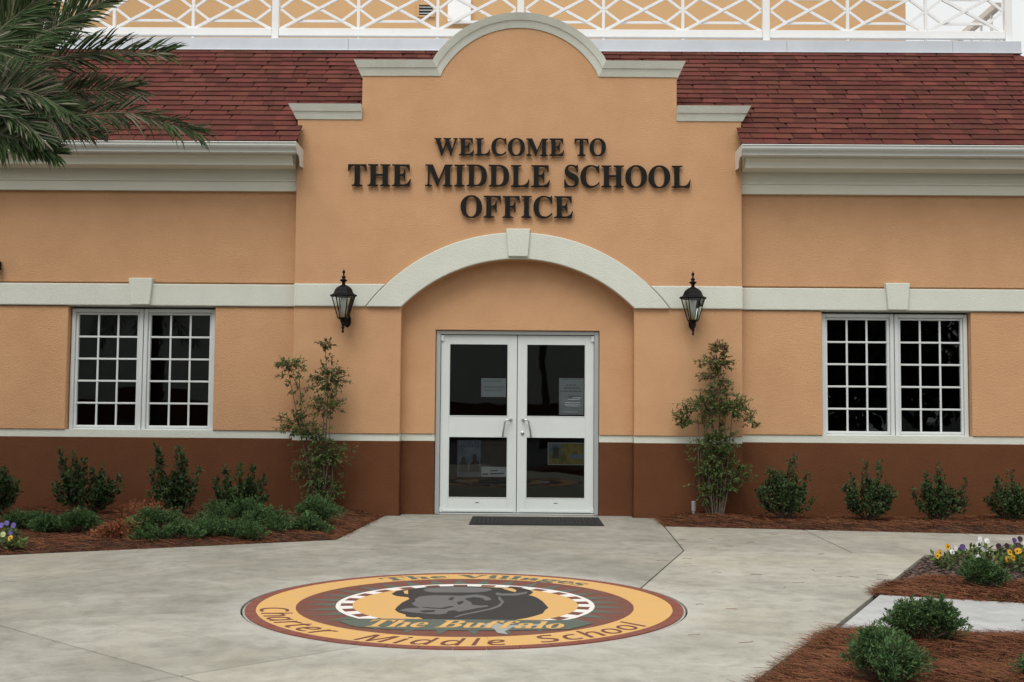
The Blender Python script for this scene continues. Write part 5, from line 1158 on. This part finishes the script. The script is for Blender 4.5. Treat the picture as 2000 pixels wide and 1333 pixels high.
nandina(2.25,-.22,
  [(.04,1.90,.11,.09,18,.30),(.0,1.76,.22,.10,26,.08),(.02,1.58,.22,.09,22,.10),(.04,1.42,.26,.09,22,.10),(-.12,1.24,.32,.13,44,.05),(.20,1.24,.25,.14,40,.04),(-.36,1.10,.16,.10,16,.06),(.40,1.08,.10,.10,10,.05),(.0,.82,.27,.12,46,.0),(.02,.60,.24,.16,44,.0),(.26,.50,.18,.12,24,.0),(.0,.36,.17,.16,24,.0),(-.3,1.16,.14,.12,10,.1)],
  [[(-.03,0,-.05),(-.08,0,.5),(-.14,0,1.1),(-.10,0,1.3)],[(0,0,-.05),(-.05,0,.5),(-.04,0,1.1),(.02,0,1.9)],[(.02,0,-.05),(.03,0,.6),(.05,0,1.2),(.06,0,1.75)],[(.03,0,-.05),(.07,0,.6),(.12,0,1.2)],[(.05,0,-.05),(.13,0,.6),(.20,0,1.25)],[(-.05,0,-.05),(-.15,0,.5),(-.2,0,1.15)],[(.0,.02,-.05),(.02,0,.5),(.0,0,1.0)],[(-.06,0,-.05),(-.19,0,.3),(-.2,0,.8)],[(.06,0,-.05),(.14,0,.35),(.22,0,.55)],[(.04,0,-.05),(.09,0,.4),(.05,0,.9)],[(-.02,0,-.05),(-.09,0,.4),(-.06,0,.85)]],
  32, 'tall tiered nandina on straight canes right of the arch')

def juniper(x, y, w, h, seed, label, mat='juniper', nsh=150, needle=.026, dens=40, z0=.02, group='low junipers in the beds', mat2=None):
    t = thing('juniper', label, 'juniper', (x,y,z0), group)
    r = random.Random(seed); V, F, MI = [], [], []; st = MB()
    lobes = [(r.uniform(0,6.28), r.uniform(.1,.75), r.uniform(.75,1.1)) for _ in range(7)]
    for k in range(nsh):
        la, lq, lh = r.choice(lobes)
        lx, ly = lq*w*.36*math.cos(la), lq*w*.32*math.sin(la)
        o = rv(r)
        ex, ey = lx + o.x*w*.24, ly + o.y*w*.22
        qq = min(1, math.hypot(ex/(w*.5), ey/(w*.45)))
        top = max(.03, h*lh*(1-.6*qq*qq)*(1-.35*math.hypot(o.x,o.y)) * r.uniform(.75,1.05))
        p2 = Vector((ex, ey, top)); dirn = Vector((o.x*1.0+ex*1.2, o.y*1.0+ey*1.2, r.uniform(.2,.85))).normalized()
        Ls = r.uniform(.09,.19)*(.7+h); p0 = p2 - dirn*Ls
        if k % 3 == 0: st.tube([Vector((ex*.05,ey*.05,-.02)), Vector((ex*.6,ey*.6,top*.4)), p0], [.005,.0035,.0015], 4, cap=False)
        for i in range(dens):
            u = r.uniform(0, 1.0)
            side = rv(r)
            p = p0.lerp(p2, u) + side*(.020*(1.1-u)*needle/.020)
            d = (dirn*.9 + side*.85).normalized()
            kite(V, F, MI, p, d, rv(r), needle*r.uniform(.6,1.3), needle*.16, 1 if (mat2 and r.random() < .35) else 0)
    st.build('stems', M['stem'], t)
    leaf_obj('foliage', V, F, MI, [M[mat]] + ([M[mat2]] if mat2 else []), t)
    return t
juniper(-4.75,-1.95,0.80,0.22,41,'low juniper beside the pansy at the left edge', nsh=187)
juniper(-4.13,-2.35,0.77,0.26,42,'rounded green juniper below the broad shrub', nsh=255)
juniper(-3.36,-2.35,0.80,0.29,43,'green juniper right of the dry orange clump', nsh=255)
juniper(-3.22,-2.95,0.44,0.17,44,'small juniper at the concrete edge beside the dry clump', nsh=119)
juniper(-2.83,-2.62,0.80,0.22,45,'low juniper near the bed edge, third from the entrance', nsh=221)
juniper(-2.75,-1.75,1.03,0.34,46,'tall juniper in front of the rounded shrub', nsh=289)
juniper(-2.36,-2.20,0.77,0.28,47,'bright juniper at the bed edge, second from the entrance', nsh=238)
juniper(-2.04,-1.55,0.84,0.34,48,'juniper at the foot of the left nandina', nsh=255)
juniper(-2.18,-.55,0.80,0.23,49,'dark juniper against the wall behind the left nandina foot', nsh=187)
juniper(-3.80,-1.35,0.92,0.29,51,'dry orange juniper behind the green ones under the window', 'juniper_dry', 90, .03, 22, group='dry junipers in the left bed')
juniper(-3.56,-2.92,0.59,0.20,52,'dry orange juniper clump at the concrete edge', 'juniper_dry', 100, .03, 26, group='dry junipers in the left bed')
juniper(-3.55,-2.45,0.44,0.23,53,'yellowing juniper tuft above the dry orange clump', 'juniper_yellow', 45, .03, 22, group='dry junipers in the left bed', mat2='juniper')
juniper(-2.52,-2.56,0.76,0.19,61,'low spreading juniper along the concrete edge in front of the tall juniper', nsh=190)
juniper(-2.02,-2.10,0.60,0.21,62,'spreading juniper nearest the entrance at the bed edge', nsh=170)
juniper(-3.02,-2.80,0.58,0.18,63,'low juniper at the concrete edge right of the small one', nsh=160)
juniper(-4.45,-2.25,0.58,0.18,64,'low juniper between the left edge junipers', nsh=140)
juniper(2.17,-7.08,.50,.26,54,'bushy juniper overhanging the edge of the pale path', nsh=330, needle=.020, dens=52, z0=.05)
juniper(1.66,-8.06,.50,.24,55,'spreading juniper cut by the bottom edge of the picture', nsh=300, needle=.020, dens=52, z0=.06)
juniper(1.80,-7.50,.36,.15,57,'small sprawling juniper between the two bushy ones in the nearest bed', nsh=110, needle=.020, dens=40, z0=.06)
juniper(3.22,-5.22,.50,.25,58,'dark juniper in front of the pansies in the corner bed', nsh=260, needle=.022, dens=48)
juniper(2.98,-6.72,.20,.16,59,'juniper tip at the right edge beside the pale path', nsh=60, needle=.020, dens=40, z0=.05)
juniper(2.36,-7.98,.26,.16,60,'juniper at the lower right corner of the picture', nsh=90, needle=.020, dens=40, z0=.06)

def pansy(x, y, h, cols, seed, label, z0=.02, spread=.09):
    t = thing('pansy', label, 'pansy', (x,y,z0), 'pansies in the flower bed')
    r = random.Random(seed); V, F, MI = [], [], []; st = MB()
    for i in range(95):
        p = rv(r, spread*1.25, spread*1.25, .02) + Vector((0,0,r.uniform(.03,h*.75)))
        kite(V, F, MI, p, rv(r)+Vector((0,0,.3)), Vector((0,-.3,.9))+rv(r)*.5, r.uniform(.04,.065), r.uniform(.011,.017))
    for dx, dz, c in cols:
        p = Vector((dx, r.uniform(-.05,.02), h+dz))
        st.tube([Vector((dx*.3,0,0)), Vector((dx*.8, p.y, (h+dz)*.6)), p], .002, 4, cap=False)
        fl = MB(); face = Vector((r.uniform(-.4,.4), -1, r.uniform(.15,.5))).normalized()
        ux = Vector((1,0,0)); ux = (ux - face*ux.dot(face)).normalized(); uy = face.cross(ux)*-1
        if uy.z < 0: uy = -uy
        for k, (ang, L, w) in enumerate(((125,.022,.019),(55,.022,.019),(175,.020,.017),(5,.020,.017),(270,.024,.021))):
            d = ux*math.cos(R(ang)) + uy*math.sin(R(ang)); s = d.cross(face)
            b = p + face*(.0015*(k % 3))
            fl.add([b, b+d*L*.35+s*w*.8, b+d*L*.8+s*w*.85+face*.003, b+d*L*1.05, b+d*L*.8-s*w*.85+face*.003, b+d*L*.35-s*w*.8], [(0,1,2,3,4,5)])
        f_o = fl.build('flower', M['petal_'+c], t)
        if c != 'yellow': continue
        ey = MB().lathe([(.002,-.001),(.007,.001),(.004,.004)], 8).build('flower_eye', M['petal_eye'], f_o)
        ey.matrix_local = Matrix.Translation(p + face*.005) @ face.to_track_quat('Z','Y').to_matrix().to_4x4()
    st.build('stems', M['juniper'], t)
    leaf_obj('foliage', V, F, MI, [M['nandina']], t)
    return t
pansy(3.30,-4.28,.13,[(-.02,0,'yellow'),(.03,.05,'yellow'),(-.05,-.02,'yellow')],71,'yellow pansy leftmost in the corner bed')
pansy(3.60,-3.85,.11,[(-.04,.01,'white'),(.01,.02,'violet'),(.0,-.01,'violet'),(-.07,-.02,'white')],72,'white and violet pansy near the corner of the mulch')
pansy(3.80,-3.75,.15,[(0,.03,'white'),(.035,.025,'white'),(-.02,-.01,'white'),(.02,-.05,'white')],73,'tallest white pansy behind the corner bed juniper')
pansy(3.90,-3.95,.15,[(-.05,0,'maroon'),(.03,.0,'maroon'),(.08,-.02,'maroon'),(.0,-.05,'maroon')],74,'dark maroon pansy right of the tall white one')
pansy(4.10,-3.80,.16,[(-.06,.02,'violet'),(.0,.03,'maroon'),(.06,.01,'maroon'),(-.02,-.02,'maroon')],75,'violet pansy between the dark maroon ones')
pansy(4.30,-3.60,.15,[(-.05,.02,'maroon'),(.04,.06,'maroon'),(0,.08,'maroon'),(.08,.0,'maroon')],76,'dark maroon pansy at the right edge of the picture')
pansy(3.80,-4.35,.15,[(-.02,0,'yellow'),(.03,.01,'yellow'),(.0,-.04,'yellow'),(-.05,-.05,'yellow')],77,'deep yellow pansy right of the corner bed juniper')
pansy(3.92,-4.55,.13,[(0,.0,'yellow'),(.05,.02,'yellow')],78,'low yellow pansy cut by the right edge')
pansy(4.05,-4.10,.17,[(-.04,.02,'lime'),(.03,.03,'lime'),(-.08,-.04,'yellow'),(.0,-.03,'yellow')],79,'pale lime pansy at the right edge above the yellow ones')
pansy(3.42,-4.75,.14,[(-.05,.02,'white')],80,'small white pansy showing through the corner bed juniper')
pansy(-4.34,-3.35,.20,[(.0,.0,'blue'),(.05,-.02,'blue'),(-.05,-.02,'blue'),(.03,-.08,'blue'),(.06,-.12,'violet')],81,'blue violet pansy at the left edge of the picture')
pansy(-4.20,-3.55,.10,[(.0,.0,'yellow'),(-.06,.03,'lime')],82,'low yellow pansy at the left edge by the concrete')

# ------------------------------------------------------------------ palm at the left, its trunk out of the picture
def frond(pts, nrm, parent, seed, leaf=.40, nl=130, pale=0.0, ang0=62, ang1=22, wd=.0086, droop=.08, start=.16):
    r = random.Random(seed)
    P = [Vector(p) for p in pts]
    def bz(t):
        n_ = len(P)-1; x = t*n_; i = min(int(x), n_-1); u = x-i
        p0, p1, p2, p3 = P[max(i-1,0)], P[i], P[i+1], P[min(i+2,n_)]
        return .5*((2*p1)+(-p0+p2)*u+(2*p0-5*p1+4*p2-p3)*u*u+(-p0+3*p1-3*p2+p3)*u**3)
    nrm = Vector(nrm).normalized()
    rc = [bz(i/24) for i in range(25)]
    mb = MB(); mb.cur = 0
    mb.tube(rc, [.017*(1-.85*i/24)+.002 for i in range(25)], 6, cap=False)
    for i in range(nl):
        t = start + (1-start)*(i+r.uniform(-.3,.3))/nl
        t = min(max(t, .02), 1)
        p = bz(t); tg = (bz(min(t+.02,1))-bz(max(t-.02,0))).normalized()
        sd = tg.cross(nrm).normalized(); up = sd.cross(tg)
        ang = R(ang0+(ang1-ang0)*t + r.uniform(-13,13))
        prof = (.55+.45*min(1,(t-start)/.18))*(1-.45*max(0,(t-.55)/.45))
        for s in (-1, 1):
            L = leaf*prof*r.uniform(.82,1.12)
            d = (tg*math.cos(ang) + sd*(s*math.sin(ang)) + up*r.uniform(.05,.42)).normalized()
            w = wd*r.uniform(.75,1.25)
            dr = Vector((0,0,-1))*droop*L*r.uniform(.2,1.6)
            a = p; b = p + d*L*.42 + dr*.15; c = p + d*L*.78 + dr*.55; e = p + d*L + dr*1.15
            ws = d.cross(up); 
            if ws.length < .05: ws = d.cross(Vector((0,0,1)))
            ws.normalize(); fl = up*(w*.55)
            mb.cur = 2 if r.random() < pale else 1
            mb.add([a-ws*w*.35, a+ws*w*.35, b-ws*w+fl, b+ws*w+fl, b-fl*.2, c-ws*w*.75+fl, c+ws*w*.75+fl, c-fl*.2, e], [(0,4,2),(0,1,4),(1,3,4),(2,4,7,5),(4,3,6,7),(5,7,8),(7,6,8)])
    me = mb.mesh('frond', [M['rachis'], M['palm'], M['palm_grey']])
    return obj('frond', me, parent)
PC = Vector((-5.54,-3.4,3.62))
PALM = thing('palm_tree', 'feather palm at the left edge, its fronds reaching over the roof and gutter', 'palm tree', (PC.x,PC.y,0))
def L_(p): return (p[0]-PC.x, p[1]-PC.y, p[2])
tr = MB()
tp = [(r_*1.0, z) for r_, z in ((.24,-.1),(.20,.3),(.17,1.0),(.165,2.0),(.17,2.8),(.21,3.2),(.24,3.5),(.16,3.75))]
tr.lathe(tp, 20); tr.build('trunk', M['bark'], PALM, smooth=True)
for i in range(70):                              # leaf-base stubs spiral up the trunk
    a = i*2.4; z = .35+i*.045; rr = .168
    b = MB(); b.add([(-.05,0,0),(.05,0,0),(.03,.05,.10),(-.03,.05,.10),(-.05,-.03,.0),(.05,-.03,.0)], [(0,1,2,3),(4,5,2,3),(0,4,3),(1,5,2)])
    o = b.build('leaf_base', M['bark'], PALM); o.location = (rr*math.sin(-a), rr*math.cos(a), z); o.rotation_euler = (0,0,a)
C0 = (0,0,3.62)
def F_(pts, nrm, seed, **kw): frond([C0]+[L_(p) for p in pts], nrm, PALM, seed, **kw)
F_([(-4.622,-3.55,3.979),(-4.192,-3.55,4.34),(-3.801,-3.55,4.589),(-3.43,-3.55,4.78)], (.05,-1,.25), 101, pale=.12, leaf=.42)
F_([(-4.83,-3.3,3.89),(-4.564,-3.3,4.052),(-4.117,-3.3,4.27),(-3.665,-3.3,4.337),(-3.098,-3.3,4.335)], (.05,-1,.35), 102, pale=.10, leaf=.42)
F_([(-4.979,-2.8,3.859),(-4.599,-2.8,3.895),(-4.171,-2.8,3.897),(-3.601,-2.8,3.929),(-2.956,-2.8,3.76)], (.05,-.95,.3), 103, pale=.25, leaf=.40, droop=.26)
F_([(-5.179,-2.4,4.062),(-4.687,-2.4,4.164),(-4.195,-2.4,4.252),(-3.692,-2.4,4.284)], (.2,-.9,-.4), 104, pale=.75, leaf=.42)
F_([(-4.52,-3.9,3.50),(-4.263,-3.9,3.45),(-4.03,-3.9,3.39),(-3.80,-3.9,3.30)], (.3,-.9,.3), 105, pale=.05, leaf=.30, ang0=70, ang1=30)
F_([(-4.36,-4.1,4.052),(-4.201,-4.1,4.264),(-4.039,-4.1,4.413),(-3.855,-4.1,4.563)], (.4,-1,.1), 106, pale=.2, leaf=.40)
F_([(-4.994,-3.0,4.351),(-4.767,-3.0,4.542),(-4.539,-3.0,4.733),(-4.314,-3.0,5.02)], (.2,-1,.3), 107, pale=.2, leaf=.44)
F_([(-5.025,-2.5,3.863),(-4.633,-2.5,3.84),(-4.34,-2.5,3.866),(-3.996,-2.5,3.809)], (.1,-.9,.5), 109, pale=.35, leaf=.36)
F_([(-4.895,-3.0,4.209),(-4.573,-3.0,4.353),(-4.345,-3.0,4.544),(-4.023,-3.0,4.735)], (.1,-.9,.4), 110, pale=.25, leaf=.42)
F_([(-4.446,-3.9,3.77),(-4.193,-3.9,3.836),(-3.978,-3.9,3.794),(-3.719,-3.9,3.666)], (.2,-.9,.4), 111, pale=.3, leaf=.34)
F_([(-4.475,-4.0,3.572),(-4.267,-4.0,3.636),(-4.053,-4.0,3.553),(-3.88,-4.0,3.405)], (.2,-.8,.6), 112, pale=.3, leaf=.34)
rr = random.Random(9)
for i in range(20):                               # the rest of the crown, out of the picture
    az = R(112 + i*9.2 + rr.uniform(-5,5)); el = rr.uniform(-.3, 1.15); Lf = rr.uniform(1.9,2.4)
    hd = Vector((math.cos(az), math.sin(az), 0)); pts = [C0]
    for k in (.33,.66,1.0):
        pts.append(tuple(Vector(C0) + hd*(Lf*k*math.cos(el*(1-.35*k))) + Vector((0,0,Lf*k*math.sin(el)-.75*k*k))))
    frond(pts, (0,0,1), PALM, 130+i, nl=60, pale=.2)

# ------------------------------------------------------------------ across the car park: what the door and window glass mirrors
OB = thing('opposite_building', 'long pale building across the car park mirrored in the door glass', 'building', (0,-38,0))
MB().box(-40, 8, -8, 0, 1.5, 6.5).build('wall', M['gutter'], OB)
MB().box(-40, 8, -8, -.03, -.1, 1.5).build('base_course', M['brown'], OB)
MB().prism([(-8.6,6.5),(.6,6.5),(-4,9.0)], -40.5, 8.5, 'x').build('roof', M['shingle'], OB)
def shade_tree(x, y, h, seed, label):
    t = thing('shade_tree', label, 'tree', (x,y,0), 'trees across the car park')
    r = random.Random(seed); V, F, MI = [], [], []; tk = MB()
    tk.tube([(0,0,-.1),(.1,0,h*.25),(.0,.1,h*.5),(.1,0,h*.8)], [.28,.2,.14,.05], 8)
    cl = []
    for i in range(40):
        c = Vector((0,0,h*.55)) + rv(r, h*.45, h*.36, h*.42); cl.append(c)
        tk.tube([(0,0,h*.35), c*.6+Vector((0,0,h*.18)), c], [.08,.05,.02], 5, cap=False)
    for c in cl:
        for k in range(130):
            kite(V, F, MI, c + rv(r)*h*.16, rv(r), rv(r), r.uniform(.3,.5), r.uniform(.10,.17))
    tk.build('trunk', M['bark'], t); leaf_obj('crown', V, F, MI, [M['oak_leaf']], t)
for i, (x, y, h, lb) in enumerate(((10.5,-25,7.5,'dark tree across the car park, nearest the pale building end'),(14,-27,8.5,'broad dark tree across the car park mirrored in the right window'),(-25,-28,8.0,'dark tree at the far left across the car park'))):
    shade_tree(x, y, h, i+1, lb)
LP = thing('slender_palm', 'slender palm trunk across the car park mirrored in the right door pane', 'palm tree', (.75,-24,0))
MB().tube([(0,0,-.1),(.06,0,1.5),(-.05,0,3),(.05,0,5),(0,0,7)], [.17,.13,.12,.12,.11], 10).build('trunk', M['bark'], LP, smooth=True)
for i in range(14):
    az = R(i*26); el = rr.uniform(-.3,1.0); hd = Vector((math.cos(az), math.sin(az), 0)); pts = [(0,0,7)]
    for k in (.33,.66,1.0):
        pts.append(tuple(Vector((0,0,7)) + hd*(2*k*math.cos(el*(1-.3*k))) + Vector((0,0,2*k*math.sin(el)-.8*k*k))))
    frond(pts, (0,0,1), LP, 170+i, nl=28, wd=.02)
